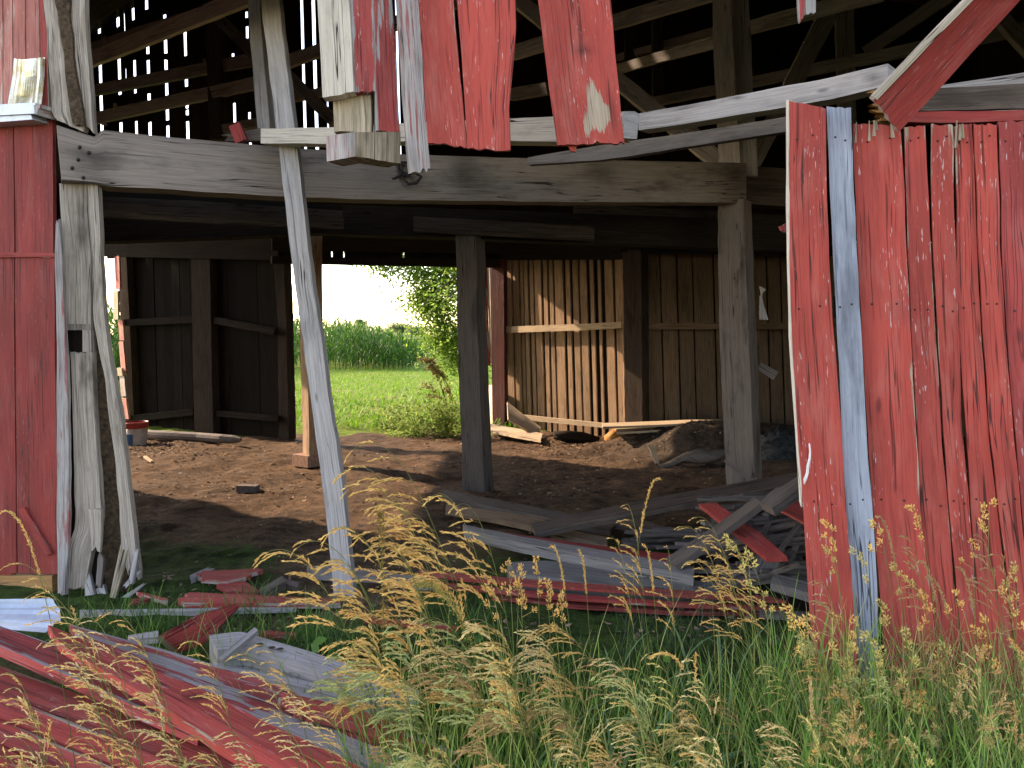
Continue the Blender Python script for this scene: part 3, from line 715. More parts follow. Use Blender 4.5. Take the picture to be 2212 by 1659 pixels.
# --- far walls of the barn
def linepx(A, B):
    A = np.array(A, float); B = np.array(B, float); d = B - A
    def s(px):                          # parameter along A->B seen at px
        k = (px - CX) / FPX
        return (k * A[1] - A[0]) / (d[0] - k * d[1])
    return s, A, d
def wall(name, A, B, z0, z1, mat, gaps=(), bw=(.20, .30), th=.022, lean=0.028, wear=.3, zj=0.0, backing=None, tone=(.85, 1.12), label=None, covers=()):
    """boards side by side from A to B; gaps = (s0, s1) parts of the length left open"""
    A = np.array(A, float); B = np.array(B, float); d = B - A; ln = np.linalg.norm(d); e = d / ln
    nrm = np.array([e[1], -e[0]])
    if np.dot(nrm, -A) < 0: nrm = -nrm
    gaps = sorted(gaps)
    cuts = [(0.0, None)]
    spans = []; cur = 0.0
    for g0, g1 in gaps:
        spans.append((cur, g0)); cur = g1
    spans.append((cur, ln))
    b = MB()
    def pt(s_, z, off): 
        q_ = A + e * s_ + nrm * off
        return np.array([q_[0] - lean * (z - EYE), q_[1], z])
    for s0, s1 in spans:
        if s1 - s0 < .01: continue
        k = max(1, int(round((s1 - s0) / random.uniform(*bw))))
        ed = np.linspace(s0, s1, k + 1)
        ed[1:-1] += rng.normal(0, .02, k - 1)
        for i in range(k):
            off = random.uniform(-.006, .006); zz0 = z0 + random.uniform(-1, 1) * zj
            a_, b_ = ed[i], ed[i + 1]
            zz1 = z1 if not isinstance(z1, tuple) else z1[0] + (z1[1] - z1[0]) * a_ / ln
            b.slab([pt(a_, zz0, off), pt(a_, zz1, off)], [pt(b_, zz0, off), pt(b_, zz1, off)], th, n=14, m=2, en=.004 if (i in (0, k-1)) else .0005, wear=wear, tone=random.uniform(*tone), away=np.array([-nrm[0], -nrm[1], 0]))
    for x_, y0_, y1_ in covers:         # odd boards nailed across the gaps
        sp = linepx(A, B)[0]
        xx = lambda y_: x_ + 14 - lean * (HY - y_)
        q0 = A + d * sp(xx(y0_)); q1 = A + d * sp(xx(y1_))
        w0 = P(xx(y0_), y0_, q0[1] - .05); w1 = P(xx(y1_), y1_, q1[1] - .05)
        b.slab([w0 - [.09, -.05, 0], w1 - [.09, -.05, 0]], [w0 + [.09, -.05, 0], w1 + [.09, -.05, 0]], .02, n=3, m=2, en=.004, tone=random.uniform(.8, 1.6), jag=(.02, .02))
    o = b.build(name, M[mat], barn, label=label)
    if backing:
        b2 = MB()
        za, zb = z1 if isinstance(z1, tuple) else (z1, z1)
        b2.slab([pt(0, z0, -.06), pt(0, za, -.06)], [pt(ln, z0, -.06), pt(ln, zb, -.06)], .02, n=4, m=4, en=0, tone=1, away=np.array([-nrm[0], -nrm[1], 0]))
        b2.build(name, M[backing], barn)
    return o
A1, B1 = (-8.0, 14.5), (-3.46, 11.9)       # left part
A2, B2 = B1, (-0.15, 13.7)                 # over the doorway
A3, B3 = (-0.15, 13.7), (1.75, 11.9)       # sunlit panel
A4, B4 = (1.75, 11.9), (7.9, 12.43)         # dim right part
def gap_list(A, B, lst):
    s, A_, d = linepx(A, B); ln = np.linalg.norm(d)
    return [(s(x - w / 2) * ln, s(x + w / 2) * ln) for x, w in lst]
ROOFZ = 6.9
sl1 = [(218,8.5),(259,7.5),(273,3.5),(292,6),(321,8),(360,8),(403,8),(505,6.5),(537,7.5)]
def px_shift(l, dz): return [(x + dz, w) for x, w in l]
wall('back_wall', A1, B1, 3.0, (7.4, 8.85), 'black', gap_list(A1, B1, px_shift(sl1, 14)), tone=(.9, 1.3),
     covers=[(218,72,138),(218,176,206),(218,243,262),(259,55,128),(259,202,265),(273,80,150),(273,176,300),(292,40,130),(292,200,262),(321,20,98),(321,115,130),(321,182,203),(321,222,266),(360,-20,33),(360,42,82),(360,115,132),(360,155,178),(360,205,233),(360,257,272),
             (403,-40,60),(403,118,150),(403,162,166),(403,185,213),(403,234,238),(403,247,262),(505,-40,115),(505,131,186),(505,202,222),(505,270,300),(537,-40,25),(537,35,57),(537,79,126),(537,142,175),(537,188,245),(537,260,300)])
s_, A_, d_ = linepx(A1, B1)
p265 = A_ + d_ * s_(268); p620 = A_ + d_ * s_(616)
wall('wall_panel', p265, p620, -.05, 3.1, 'inside', gap_list(p265, p620, [(493, 1.6)]), tone=(.1, .2), label='dark panel of upright boards left of the doorway')  # low tones put the panel's shade into its colour
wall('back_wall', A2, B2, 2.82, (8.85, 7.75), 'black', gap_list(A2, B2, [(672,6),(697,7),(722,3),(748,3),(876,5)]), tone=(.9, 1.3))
g3 = [(1109,3),(1125,2.5),(1134,2),(1145,3),(1156,2.5),(1174,4),(1187,3),(1199,3),(1222,4.5),(1237,4),(1254,3.5),(1274,5),(1290,7),(1305,6),(1329,4)]
wall('back_wall', A3, B3, 2.985, (7.75, 8.75), 'black')  # same wall as the panel below, coloured black for loft shade
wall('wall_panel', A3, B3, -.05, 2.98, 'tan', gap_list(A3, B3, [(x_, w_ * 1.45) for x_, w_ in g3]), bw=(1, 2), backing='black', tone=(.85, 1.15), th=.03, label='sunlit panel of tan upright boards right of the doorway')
g4 = [(1430,3),(1466,4),(1500,3),(1545,4),(1592,3),(1660,4),(1690,3),(1760,4),(1900,4),(2050,4)]
wall('back_wall', A4, B4, 3.085, (8.75, 8.0), 'black', tone=(.9, 1.6))  # upper boards painted black in place of shade
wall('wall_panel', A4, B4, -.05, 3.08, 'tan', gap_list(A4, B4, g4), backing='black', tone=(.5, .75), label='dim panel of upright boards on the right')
# header over the doorway, jambs, small girts
sl = lambda p: Yl(600, 11.75, 1080, 13.5)(p)
slab('header', pts([(588,553),(1095,560)], sl), pts([(588,568),(1095,578)], sl), .15, M['black'], barn, m=3)
slab('header', pts([(588,420),(1095,430)], sl), pts([(588,541),(1095,549)], sl), .05, M['black'], barn, m=3)
l1 = Yl(266, 13.55, 600, 11.75)
slab('header', pts([(180,400),(600,395)], l1), pts([(180,553),(600,562)], l1), .05, M['black'], barn, m=3)
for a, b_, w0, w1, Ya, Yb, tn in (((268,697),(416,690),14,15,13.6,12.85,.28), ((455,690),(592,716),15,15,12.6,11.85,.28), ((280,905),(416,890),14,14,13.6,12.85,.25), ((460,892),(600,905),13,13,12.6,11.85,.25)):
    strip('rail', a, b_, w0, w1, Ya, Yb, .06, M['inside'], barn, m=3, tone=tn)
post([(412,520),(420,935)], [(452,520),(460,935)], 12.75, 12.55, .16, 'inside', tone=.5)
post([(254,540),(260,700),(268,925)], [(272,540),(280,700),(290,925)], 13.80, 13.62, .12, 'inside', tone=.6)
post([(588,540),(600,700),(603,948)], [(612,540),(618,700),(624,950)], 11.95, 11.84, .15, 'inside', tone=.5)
for q4, mt in (([(244,628),(245,690)], 'straw'), ([(247,553),(249,625)], 'red_old'), ([(254,692),(258,735)], 'red_pink'), ([(256,738),(262,805)], 'red_pink'), ([(252,795),(255,812)], 'straw'), ([(258,812),(262,856)], 'greyred'), ([(262,860),(268,905)], 'red_pink')):
    slab('broken_edge', pts(q4, const(13.72)), pts([(x + 10, y) for x, y in q4], const(13.55)), .03, M[mt], barn, m=3, en=.006)
slab('jamb', pts([(1040,572),(1050,790)], const(13.75)), pts([(1044,572),(1053,790)], const(13.7)), .06, M['red_old'], barn, m=2)
slab('jamb', pts([(1044,574),(1053,700),(1056,784)], const(13.85)), pts([(1059,580),(1061,700),(1063,786)], const(13.62)), .06, M['cream'], barn, 'pale sunlit edge of the door jamb', m=3, en=.006)
slab('jamb', pts([(1055,832),(1060,918)], const(13.85)), pts([(1063,832),(1067,918)], const(13.62)), .06, M['cream'], barn, m=3, en=.006)
slab('jamb', pts([(1058,560),(1064,918)], const(13.62)), pts([(1088,560),(1090,918)], const(13.45)), .10, M['red_dark'], barn, m=4, en=.004, tone=.30)  # tone lowered to paint this jamb face as shaded
f3 = Yl(1088, 13.55, 1352, 11.75)
slab('header', pts([(1050,500),(1360,490)], lambda p: f3(p)-.08), pts([(1050,562),(1360,560)], lambda p: f3(p)-.08), .05, M['black'], barn)
slab('header', pts([(1340,480),(1800,490)], const(11.55)), pts([(1340,545),(1800,553)], const(11.55)), .05, M['black'], barn)
slab('rail', pts([(1088,705),(1130,704),(1270,699),(1342,695)], f3), pts([(1088,719),(1130,718),(1270,713),(1342,709)], f3), .06, M['straw'], barn, m=3, en=.004, tone=.95)
slab('rail', pts([(1388,697),(1720,697)], const(11.65)), pts([(1388,711),(1720,711)], const(11.65)), .06, M['tan'], barn, m=3, tone=.6)
slab('rail', pts([(1128,896),(1331,917)], lambda p: f3(p)-.05), pts([(1140,908),(1331,927)], lambda p: f3(p)-.05), .05, M['straw'], barn, m=3)
slab('post', pts([(1342,555),(1348,920)], const(11.75)), pts([(1356,555),(1358,925)], const(11.65)), .1, M['tan'], barn, m=3)
# hidden side walls, roof and the wall above the opening
wall('side_wall', (-8.0, 6.6), (-8.0, 10.2), -.05, ROOFZ, 'inside', tone=(.7, 1.0))
wall('side_wall', (-8.0, 10.2), (-8.0, 14.5), 4.2, ROOFZ, 'inside', tone=(.7, 1.0))
wall('side_wall', (7.5, 12.4), (6.6, 1.9), -.05, ROOFZ, 'inside', tone=(.7, 1.0))
wall('front_wall', (-8.6, 6.8), (-3.2, 4.95), -.05, ROOFZ, 'red', lean=0.0)
wall('front_wall', (-2.95, 4.86), (1.35, 3.45), 3.75, ROOFZ, 'red', lean=0.0)
wall('front_wall', (1.35, 3.45), (6.6, 1.9), 3.3, ROOFZ, 'red', lean=0.0)
b = MB()
rA, rB = np.array([-9.0, 6.0, 6.75]), np.array([7.2, 1.0, 6.75])
mA, mB = np.array([-9.0, 10.6, 9.6]), np.array([7.6, 7.4, 9.6])
kA, kB = np.array([-9.0, 15.6, 6.75]), np.array([8.2, 14.4, 6.75])
b.slab([rA, mA], [rB, mB], .06, n=6, m=6, en=.002, away=(0, .5, -.86))
xs_ = (-9.0, -3.46, -0.15, 1.75, 8.0); ye_ = (15.1, 12.0, 13.8, 12.0, 12.5)
top_ = [mA + (mB - mA) * (x_ + 9) / 16.6 for x_ in xs_]
eav_ = [np.array([x_, y_, 9.6 - .57 * (y_ - t_[1])]) for x_, y_, t_ in zip(xs_, ye_, top_)]
b.slab(top_, eav_, .06, n=24, m=6, en=.0, away=(0, -.5, -.86))
b.build('roof', M['inside'], barn)
for s0, xx in (((-8.0, 6.6), -8.0), ((7.0, 2.0), 7.0)):      # gables under the roof
    b = MB()
    y0 = 6.4 if xx < 0 else 1.6; y1 = 15.0 if xx < 0 else 14.0; ym = 10.6 if xx < 0 else 7.6
    b.slab([[xx, y0, 6.7], [xx, ym, 6.7], [xx, y1, 6.7]], [[xx, y0 + .05, 6.8], [xx, ym, 9.5], [xx, y1 - .05, 6.8]], .03, m=3, en=.001, away=(1 if xx > 0 else -1, 0, 0))
    b.build('gable', M['inside'], barn)

# --- torn boards hanging at the top of the opening
hy = const(3.62)
slab('siding_board', pts([(679,-60),(685,0),(692,120),(698,213)], hy), pts([(749,-60),(754,0),(760,120),(764,200)], hy), .07, M['cream'], barn, 'cream weathered hanging board with a little red left', m=8, en=.004, jag=(0,.006), tone=1.0)
slab('siding_board', pts([(752,-60),(755,0),(764,200)], const(3.64)), pts([(802,-60),(804,0),(811,200)], const(3.67)), .07, M['red_old'], barn, 'narrow hanging board of chipped dark red paint', m=8, en=.003, wear=.42, tone=.9, jag=(0,.004))
slab('siding_board', pts([(801,-60),(803,0),(810,200),(812,284)], const(3.672)), pts([(843,-60),(847,0),(856,140),(865,288)], const(3.70)), .07, M['red_old'], barn, 'hanging board with paint worn to a dull brown', m=8, en=.003, wear=.50, tone=.95, jag=(0,.006))
slab('rotten_block', pts([(718,205),(722,286)], const(3.70)), pts([(800,196),(802,286)], const(3.70)), .06, M['rotlight'], barn, m=6, en=.005, jag=(.004,.004))
slab('rotten_block', pts([(704,294),(706,349)], hy), pts([(766,285),(766,338)], const(3.55)), .12, M['greyred'], barn, m=6, en=.003, wear=.9)
slab('rotten_block', pts([(766,285),(766,338)], const(3.55)), pts([(865,285),(865,354)], const(3.70)), .12, M['rotlight'], barn, m=6, en=.004, tone=.8, jag=(.0,.004))
slab('siding_board', pts([(862,-60),(867,0),(878,160),(889,320),(894,374)], const(3.60)), pts([(897,-60),(904,0),(914,160),(923,300),(930,373)], const(3.66)), .05, M['greyred'], barn, 'thin grey hanging strip with black streaks', m=8, en=.005, jag=(0,.012))
slab('siding_board', pts([(900,-60),(905,0),(914,150),(924,310)], const(3.66)), pts([(975,-60),(979,0),(993,160),(1003,260),(1009,320)], const(3.64)), .026, M['red'], barn, m=12, en=.0035, wear=.22, jag=(0,.006))
slab('siding_board', pts([(983,-60),(987,0),(1000,160),(1010,323)], const(3.63)), pts([(1112,-60),(1112,0),(1114,60),(1107,150),(1099,233),(1103,327)], const(3.60)), .026, M['red'], barn, m=14, en=.003, wear=.16, jag=(0,.006), tone=1.02)
slab('siding_board', pts([(1157,-60),(1162,0),(1174,100),(1186,190),(1197,267),(1204,315)], const(3.62)), pts([(1314,-60),(1319,0),(1334,167),(1349,312)], const(3.58)), .028, M['red'], barn, 'wide red hanging board with a bare patch near its foot', m=20, n=24, en=.0045, wear=.14, wend=(0,.08), jag=(0,.007), tone=1.02, patch=[(.82,.70,.15,.20,.62),(.45,.5,.05,.1,.2),(.62,.60,.18,.10,.42),(.9,.5,.1,.12,.3)], dark=[(.45,.55,.03,.12,.6),(.82,.88,.12,.05,.5)])
slab('splinter', pts([(1225,308),(1232,325)], const(3.64)), pts([(1246,308),(1243,328)], const(3.64)), .02, M['red'], barn, m=3, wear=.1)
slab('splinter', pts([(1722,-40),(1725,0),(1728,50)], const(3.4)), pts([(1737,-40),(1740,0),(1733,46)], const(3.4)), .02, M['red_old'], barn, m=4, en=.004, wear=.5, jag=(0,.012))
slab('splinter', pts([(1740,-40),(1741,0),(1742,33)], const(3.42)), pts([(1762,-40),(1762,0),(1763,28)], const(3.42)), .02, M['red_old'], barn, m=4, en=.004, wear=.5, jag=(0,.012))
slab('splinter', pts([(1655,625),(1641,640),(1642,690)], const(7.55)), pts([(1641,618),(1650,660),(1660,691)], const(7.55)), .02, M['grey'], barn, m=3, tone=1.2)
strip('splinter', (1640,790), (1676,812), 18, 20, 7.6, 7.5, .03, M['beam'], barn, m=3)
slab('splinter', pts([(1683,483),(1690,500)], const(3.5)), pts([(1706,478),(1706,508)], const(3.5)), .02, M['red_old'], barn, m=3, wear=.4, jag=(.01,.01))
# ragged bits of siding in the loft, sunlight painted as pale straw colour
for x, y, w, h in ((222,84,8,20),(222,266,10,18),(247,232,7,20),(432,216,6,16),(440,140,6,30)):
    strip('broken_edge', (x, y - h/2), (x + 3, y + h/2), w, w, 12.0, 12.0, .02, M['straw'], barn, m=3, jag=(.03,.03))

# ------------------------------------------------------------------ fallen boards in front, bottom left
def thing(name, cat, label, Lp, Rp, mat, th=.024, z=(0.0, 0.0), zr=None, group=None, **k):
    """a board lying about: image points on planes of given heights"""
    zr = z if zr is None else zr
    L = gpts(Lp, z[0], z[-1]) if len(z) == 2 else np.array([Gz(x, y, h) for (x, y), h in zip(Lp, z)])
    Q = gpts(Rp, zr[0], zr[-1]) if len(zr) == 2 else np.array([Gz(x, y, h) for (x, y), h in zip(Rp, zr)])
    o = slab(name, L, Q, th, M[mat], None, None, **k)
    return tag(o, label, cat, group)
FG = 'red boards fallen in a heap at the lower left'
thing('fallen_board', 'board', 'long split red board lying topmost across the fallen heap, grey along its lower edge',
      [(98,1347),(440,1492),(792,1666)], [(129,1390),(330,1510),(556,1664)], 'red', .035, (.40,.16), (.40,.17), FG, ew=.36, m=26, n=60, en=.006, wear=.16, wside=.55, jag=(.012,0), dark=[(.55,.30,.025,.22,.85),(.40,.62,.22,.022,.85),(.72,.55,.18,.02,.85),(.25,.4,.2,.018,.7),(.85,.3,.2,.3,.25),(.1,.5,.1,.5,.3)], patch=[(.12,.8,.1,.2,.3),(.7,.1,.2,.1,.3)])
thing('fallen_board', 'board', 'tapering board bleached grey on top at the far left of the fallen heap',
      [(-120,1308),(470,1520)], [(-120,1342),(430,1586)], 'red_old', .04, (.37,.19), (.37,.19), FG, ew=.36, m=14, en=.006, wear=.52, wside=.45, dark=[(.3,.8,.2,.12,.5),(.6,.2,.2,.1,.4),(.15,.4,.1,.3,.3)])
thing('fallen_board', 'board', 'fallen board peeled mostly white, lying behind the topmost red board',
      [(150,1348),(560,1462),(1000,1626)], [(205,1412),(500,1535),(820,1682)], 'red_old', .03, (.29,.08), (.29,.08), FG, ew=.36, m=10, en=.008, wear=.60, wside=.5, dark=[(.2,.3,.1,.3,.35),(.6,.4,.15,.3,.3)])
thing('fallen_board', 'board', 'short fallen red board at the right end of the heap, half buried in grass',
      [(575,1488),(700,1512),(870,1563)], [(640,1536),(770,1562),(900,1610)], 'red', .03, (.20,.11), (.20,.11), FG, ew=.36, m=8, en=.008, wear=.36, wside=.45, jag=(.05,.03))
thing('fallen_board', 'board', 'narrow grey board edge at the back of the heap beside the fallen timber',
      [(470,1432),(640,1466),(845,1522)], [(468,1444),(640,1480),(845,1538)], 'grey', .03, (.12,.06), (.12,.06), FG, ew=.36, m=4, en=.006)
thing('fallen_board', 'board', 'fallen red board just below the black gap in the heap',
      [(-120,1398),(640,1660)], [(-120,1448),(440,1668)], 'red', .03, (.22,.11), (.22,.11), FG, ew=.36, m=14, en=.006, dark=[(.3,.6,.15,.08,.6),(.7,.3,.2,.1,.5),(.5,.95,.5,.08,.5)], patch=[(.25,.1,.2,.1,.35)], wear=.2, wside=.45, tone=.95)
thing('fallen_board', 'board', 'fallen red board, second below the black gap in the heap',
      [(-120,1454),(430,1668)], [(-120,1497),(280,1668)], 'red', .03, (.215,.12), (.215,.12), FG, ew=.36, m=14, en=.006, dark=[(.4,.4,.2,.06,.6),(.8,.7,.2,.1,.5),(.5,.02,.5,.08,.5)], patch=[(.6,.1,.2,.1,.35)], wear=.24, wside=.45, tone=1.02)
thing('fallen_board', 'board', 'fallen red board with a grey upper edge, third below the black gap',
      [(-120,1503),(270,1670)], [(-120,1545),(115,1664)], 'red', .03, (.21,.13), (.21,.13), FG, ew=.36, m=14, en=.006, dark=[(.4,.4,.2,.06,.6),(.8,.7,.2,.1,.5),(.5,.02,.5,.08,.5)], patch=[(.6,.1,.2,.1,.35)], wear=.24, wside=.45, tone=.92)
thing('fallen_board', 'board', 'lowest fallen red board in the bottom left corner',
      [(-120,1550),(0,1607),(110,1668)], [(-120,1610),(0,1672),(40,1700)], 'red', .03, (.21,.15), (.21,.15), FG, ew=.36, m=14, en=.006, dark=[(.3,.6,.15,.08,.6),(.7,.3,.2,.1,.5),(.5,.95,.5,.08,.5)], patch=[(.25,.1,.2,.1,.35)], wear=.2, wside=.45)
# light tin sheet
rows = []
nn = 36
for i, (ya, yb, xa, xb) in enumerate(((1300,1297,-80,112), (1316,1314,-80,128), (1338,1340,-80,132), (1352,1366,-80,98))):
    r = []
    for j in range(nn + 1):
        u = j / nn
        p = Gz(xa + (xb - xa) * u, ya + (yb - ya) * u, .34 - .03 * i)
        r.append(p)
    rows.append(r)
# ridges run along the sheet: refine across the rows
R4 = np.array(rows); k = 16
V = []
for a in range(k + 1):
    t = a / k * 3; i = min(2, int(t)); f = t - i
    row = R4[i] * (1 - f) + R4[i + 1] * f
    row = row.copy(); row[:, 2] += 0.010 * (1 if a % 6 in (0, 1) else 0)
    V.append(row)
V = np.array(V); idx = np.arange((k + 1) * (nn + 1)).reshape(k + 1, nn + 1)
F = np.stack([idx[:-1, :-1], idx[1:, :-1], idx[1:, 1:], idx[:-1, 1:]], -1).reshape(-1, 4)
o = obj('tin_sheet', V.reshape(-1, 3), [F], M['tin'])
o.modifiers.new('solid', 'SOLIDIFY').thickness = .003
tag(o, 'pale blue-white ribbed tin sheet lying between the red wall and the fallen boards', 'tin sheet')

# leaning pole, rope, leaning red board
pl = Yl(560, 5.22, 760, 4.66)
def plY(y): return 5.12 + (4.66 - 5.12) * (y + 60) / 1360
Lp = [(556,-60),(563,0),(582,150),(602,313),(627,547),(653,736),(673,870),(693,1020),(704,1103),(714,1200),(722,1297)]
Rp = [(598,-60),(603,0),(620,150),(640,300),(666,547),(692,720),(710,853),(728,970),(741,1060),(754,1190),(766,1297)]
o = slab('leaning_pole', np.array([P(x, y, plY(y)) for x, y in Lp]), np.array([P(x, y, plY(y) - .01) for x, y in Rp]), .075, M['grey'], None, None, m=5, en=.006, n=60, tone=1.02)
tag(o, 'long weathered grey pole leaning up across the opening in front of the beam', 'pole')
L = np.array([P(1886,217,3.10), P(1990,110,3.0), P(2096,0,2.9), P(2156,-62,2.84)])
Q = np.array([P(1941,286,3.16), P(2070,146,3.06), P(2204,0,2.96), P(2262,-62,2.90)])
lb = slab('leaning_board', L, Q, .032, M['red_dark'], None, None, m=8, en=.004, wear=.16, wside=1.0, jag=(.006,0), tone=1.15)
tag(lb, 'broken red board slanting onto the right wall top, pale along its upper edge', 'board')
slab('bare_edge', np.array([P(x - 8, y - 6, Y - .002) for (x, y), Y in zip([(1894,215),(1990,114),(2096,4),(2156,-58)], (3.09,2.99,2.89,2.83))]),
     np.array([P(x + 1, y + 1, Y - .004) for (x, y), Y in zip([(1894,215),(1990,114),(2096,4),(2156,-58)], (3.095,2.995,2.895,2.835))]), .03, M['cream'], lb, m=2, en=.003)
ry = fw(1745) - .10
V, F = tube_path([P(x, y, ry - .01) for x, y in ((1748,958),(1750,975),(1749,990),(1745,1006),(1744,1022),(1739,1036),(1737,1046))], [.003,.004,.005,.006,.006,.007,.003], 7)
tag(obj('cord', V, F, M['rope'], smooth=True), 'short twisted white cord hanging from a knot hole in the red board', 'cord')

# pieces on the ground just inside the left of the opening
FL = 'broken pieces scattered by the split post'
thing('broken_board', 'board', 'long flat red board lying from the split post to the foot of the leaning pole', [(379,1278),(560,1285),(736,1294)], [(387,1301),(560,1303),(736,1303)], 'red_dark', .03, (.06,.05), None, FL, m=5, en=.006, wear=.2, wside=.6, tone=1.3, jag=(.05,0))
thing('broken_board', 'board', 'broken red board with ragged ends, farthest of the scattered pieces', [(418,1234),(480,1231),(578,1228)], [(428,1251),(490,1255),(560,1240)], 'red_dark', .025, (.06,.06), None, FL, m=6, en=.01, wear=.3, tone=1.25, jag=(.03,.08))
thing('broken_board', 'board', 'short triangular red board between the two flat red ones', [(459,1256),(525,1254),(560,1276)], [(482,1279),(530,1280),(560,1280)], 'red_dark', .025, (.04,.04), None, FL, m=6, en=.01, wear=.25, tone=1.3, jag=(.02,.04))
thing('broken_board', 'stick', 'stubby brown stick of wood pointing up to the right', [(561,1272),(612,1243)], [(570,1281),(621,1252)], 'inside', .05, (.06,.06), None, FL, m=3, en=.006, tone=2.0, jag=(.01,.02))
thing('broken_board', 'board', 'dull grey-brown chip behind the stubby stick', [(598,1243),(652,1259)], [(594,1252),(650,1270)], 'inside', .03, (.03,.03), None, FL, m=3, en=.008, tone=2.0, jag=(.03,.03))
thing('broken_board', 'lath', 'long thin grey lath lying in front of the flat red board', [(172,1317),(420,1314),(640,1306)], [(172,1325),(420,1321),(640,1313)], 'grey', .025, (.03,.03), None, FL, m=3, en=.003)
thing('broken_board', 'board', 'small red splinter pointing right at the foot of the split post', [(268,1298),(330,1286)], [(268,1306),(330,1292)], 'red_dark', .02, (.08,.05), None, FL, m=4, en=.006, tone=1.3, jag=(.04,.03))
thing('broken_board', 'board', 'red sliver lying behind the small red splinter', [(290,1277),(365,1293)], [(296,1283),(363,1301)], 'red_dark', .02, (.05,.05), None, FL, m=4, en=.006, tone=1.3, jag=(.04,.03))
thing('broken_board', 'board', 'grey broken plank end standing beyond the two ragged red pieces', [(402,1247),(458,1222)], [(410,1253),(470,1228)], 'grey', .03, (.05,.05), None, FL, m=4, en=.008, tone=.7, jag=(.03,.05))
thing('tilted_board', 'board', 'wide short red board propped on edge above the fallen heap', [(346,1372),(395,1344),(430,1325),(508,1304)], [(388,1412),(440,1392),(474,1360),(517,1312)], 'red', .03, (.20,.16), (.06,.13), None, m=8, en=.004, wear=.14, wside=.8, tone=.9)
t9 = thing('fallen_timber', 'timber', 'heavy squared grey timber with bolt holes lying in the grass', [(452,1372),(520,1364),(620,1392),(720,1424),(850,1470),(905,1492)], [(470,1404),(530,1398),(620,1424),(720,1456),(848,1500),(905,1522)], 'grey', .13, (.16,.13), (.16,.13), None, m=6, en=.006, n=40, away=(0,0,-1), tone=1.1, wside=.3)
for x, y in ((561,1393),(587,1400),(605,1403)):
    c = Gz(x, y, .157)
    V = [c + np.array([.017*math.cos(a)*r, .017*math.sin(a)*r, .003*r]) for r in (1.0, .6) for a in np.linspace(0, 6.283, 11)[:-1]]
    obj('bolt_hole', V, [np.array([[i, (i+1) % 10, 10+(i+1) % 10, 10+i] for i in range(10)]), np.array([list(range(10, 20))])], M['iron'], t9)
thing('stick', 'stick', 'thin grey stick leaning over the end of the squared timber', [(471,1420),(550,1354)], [(480,1425),(557,1361)], 'grey', .02, (.17,.20), None, None, m=3, en=.004, tone=.8)
thing('plank_end', 'plank', 'pale end of a plank sticking out behind the propped red board', [(277,1373),(342,1362)], [(280,1383),(342,1376)], 'grey', .03, (.10,.10), None, None, m=4, en=.004, tone=1.2)
thing('thin_red_board', 'board', 'thin red board lying flat in the grass right of the squared timber', [(785,1330),(900,1342),(990,1353)], [(785,1337),(900,1350),(990,1360)], 'red_dark', .02, (.06,.06), None, None, m=3, wear=.2, tone=1.3)
thing('thin_red_board', 'board', 'thin red board lying flat between the squared timber and the leaning pole', [(545,1360),(640,1366)], [(545,1368),(640,1374)], 'red_dark', .02, (.05,.05), None, None, m=3, wear=.2, tone=1.2)

# ------------------------------------------------------------------ planks and laths inside the right of the opening
FR = 'planks tumbled on the floor inside the opening'
thing('plank', 'plank', 'brown-grey plank lying behind the tan ones, reaching to the centre post', [(955,1056),(1140,1092),(1330,1130)], [(953,1072),(1130,1108),(1318,1146)], 'beam', .05, (.10,.08), None, FR, m=4, tone=.85)
thing('plank', 'plank', 'tan plank lying in front of the centre post', [(964,1088),(1080,1104),(1184,1120)], [(962,1102),(1070,1120),(1150,1138)], 'tan', .04, (.08,.08), None, FR, m=4, tone=.75)
thing('plank', 'plank', 'long dark plank lying diagonally over the others toward the right post', [(1146,1130),(1400,1078),(1745,1016)], [(1156,1147),(1410,1098),(1745,1042)], 'inside', .05, (.17,.45), None, FR, m=4, tone=1.3)
thing('plank', 'plank', 'tan plank showing in front of the dark diagonal one', [(1196,1139),(1312,1160)], [(1190,1152),(1312,1177)], 'tan', .05, (.10,.08), None, FR, m=4, tone=.75)
thing('plank', 'plank', 'grey-brown plank between the tan plank and the mossy floor', [(1290,1104),(1400,1126),(1440,1140)], [(1280,1120),(1380,1144),(1420,1156)], 'beam', .04, (.08,.08), None, FR, m=4, tone=1.1)
t5 = thing('squared_beam', 'beam', 'long pale squared beam lying across the tumbled planks', [(1000,1132),(1120,1158),(1300,1188),(1500,1224)], [(1006,1142),(1120,1170),(1300,1206),(1498,1242)], 'greydark', .075, (.22,.19), None, None, m=4, en=.004, n=40, away=(0,.05,-1), tone=1.0)
thing('red_plank', 'plank', 'flat red plank just behind the pale squared beam', [(1090,1150),(1280,1176),(1462,1198)], [(1110,1164),(1280,1190),(1450,1212)], 'red_dark', .03, (.15,.12), None, FR, m=4, wear=.1, tone=1.1)
thing('rotten_log', 'log', 'split grey log lying under the pale squared beam', [(1092,1216),(1180,1212),(1300,1226),(1430,1240),(1570,1264)], [(1095,1234),(1180,1250),(1300,1262),(1430,1272),(1560,1285)], 'greydark', .10, (.14,.12), None, None, m=8, en=.012, jag=(.04,.04), tone=.7)
RS = 'long red boards stacked in front of the squared beam'
thing('stacked_board', 'board', 'topmost long red board of the stack below the grey log', [(905,1230),(1150,1252),(1400,1270),(1660,1288)], [(905,1241),(1150,1263),(1400,1281),(1700,1299)], 'red', .016, (.13,.13), None, RS, m=5, wear=.15, tone=.75)
thing('stacked_board', 'board', 'middle long red board of the stack, its dark edge showing', [(940,1256),(1200,1281),(1450,1298),(1715,1309)], [(940,1264),(1200,1289),(1450,1305),(1715,1316)], 'red_dark', .018, (.085,.085), None, RS, m=5, wear=.15, tone=1.3)
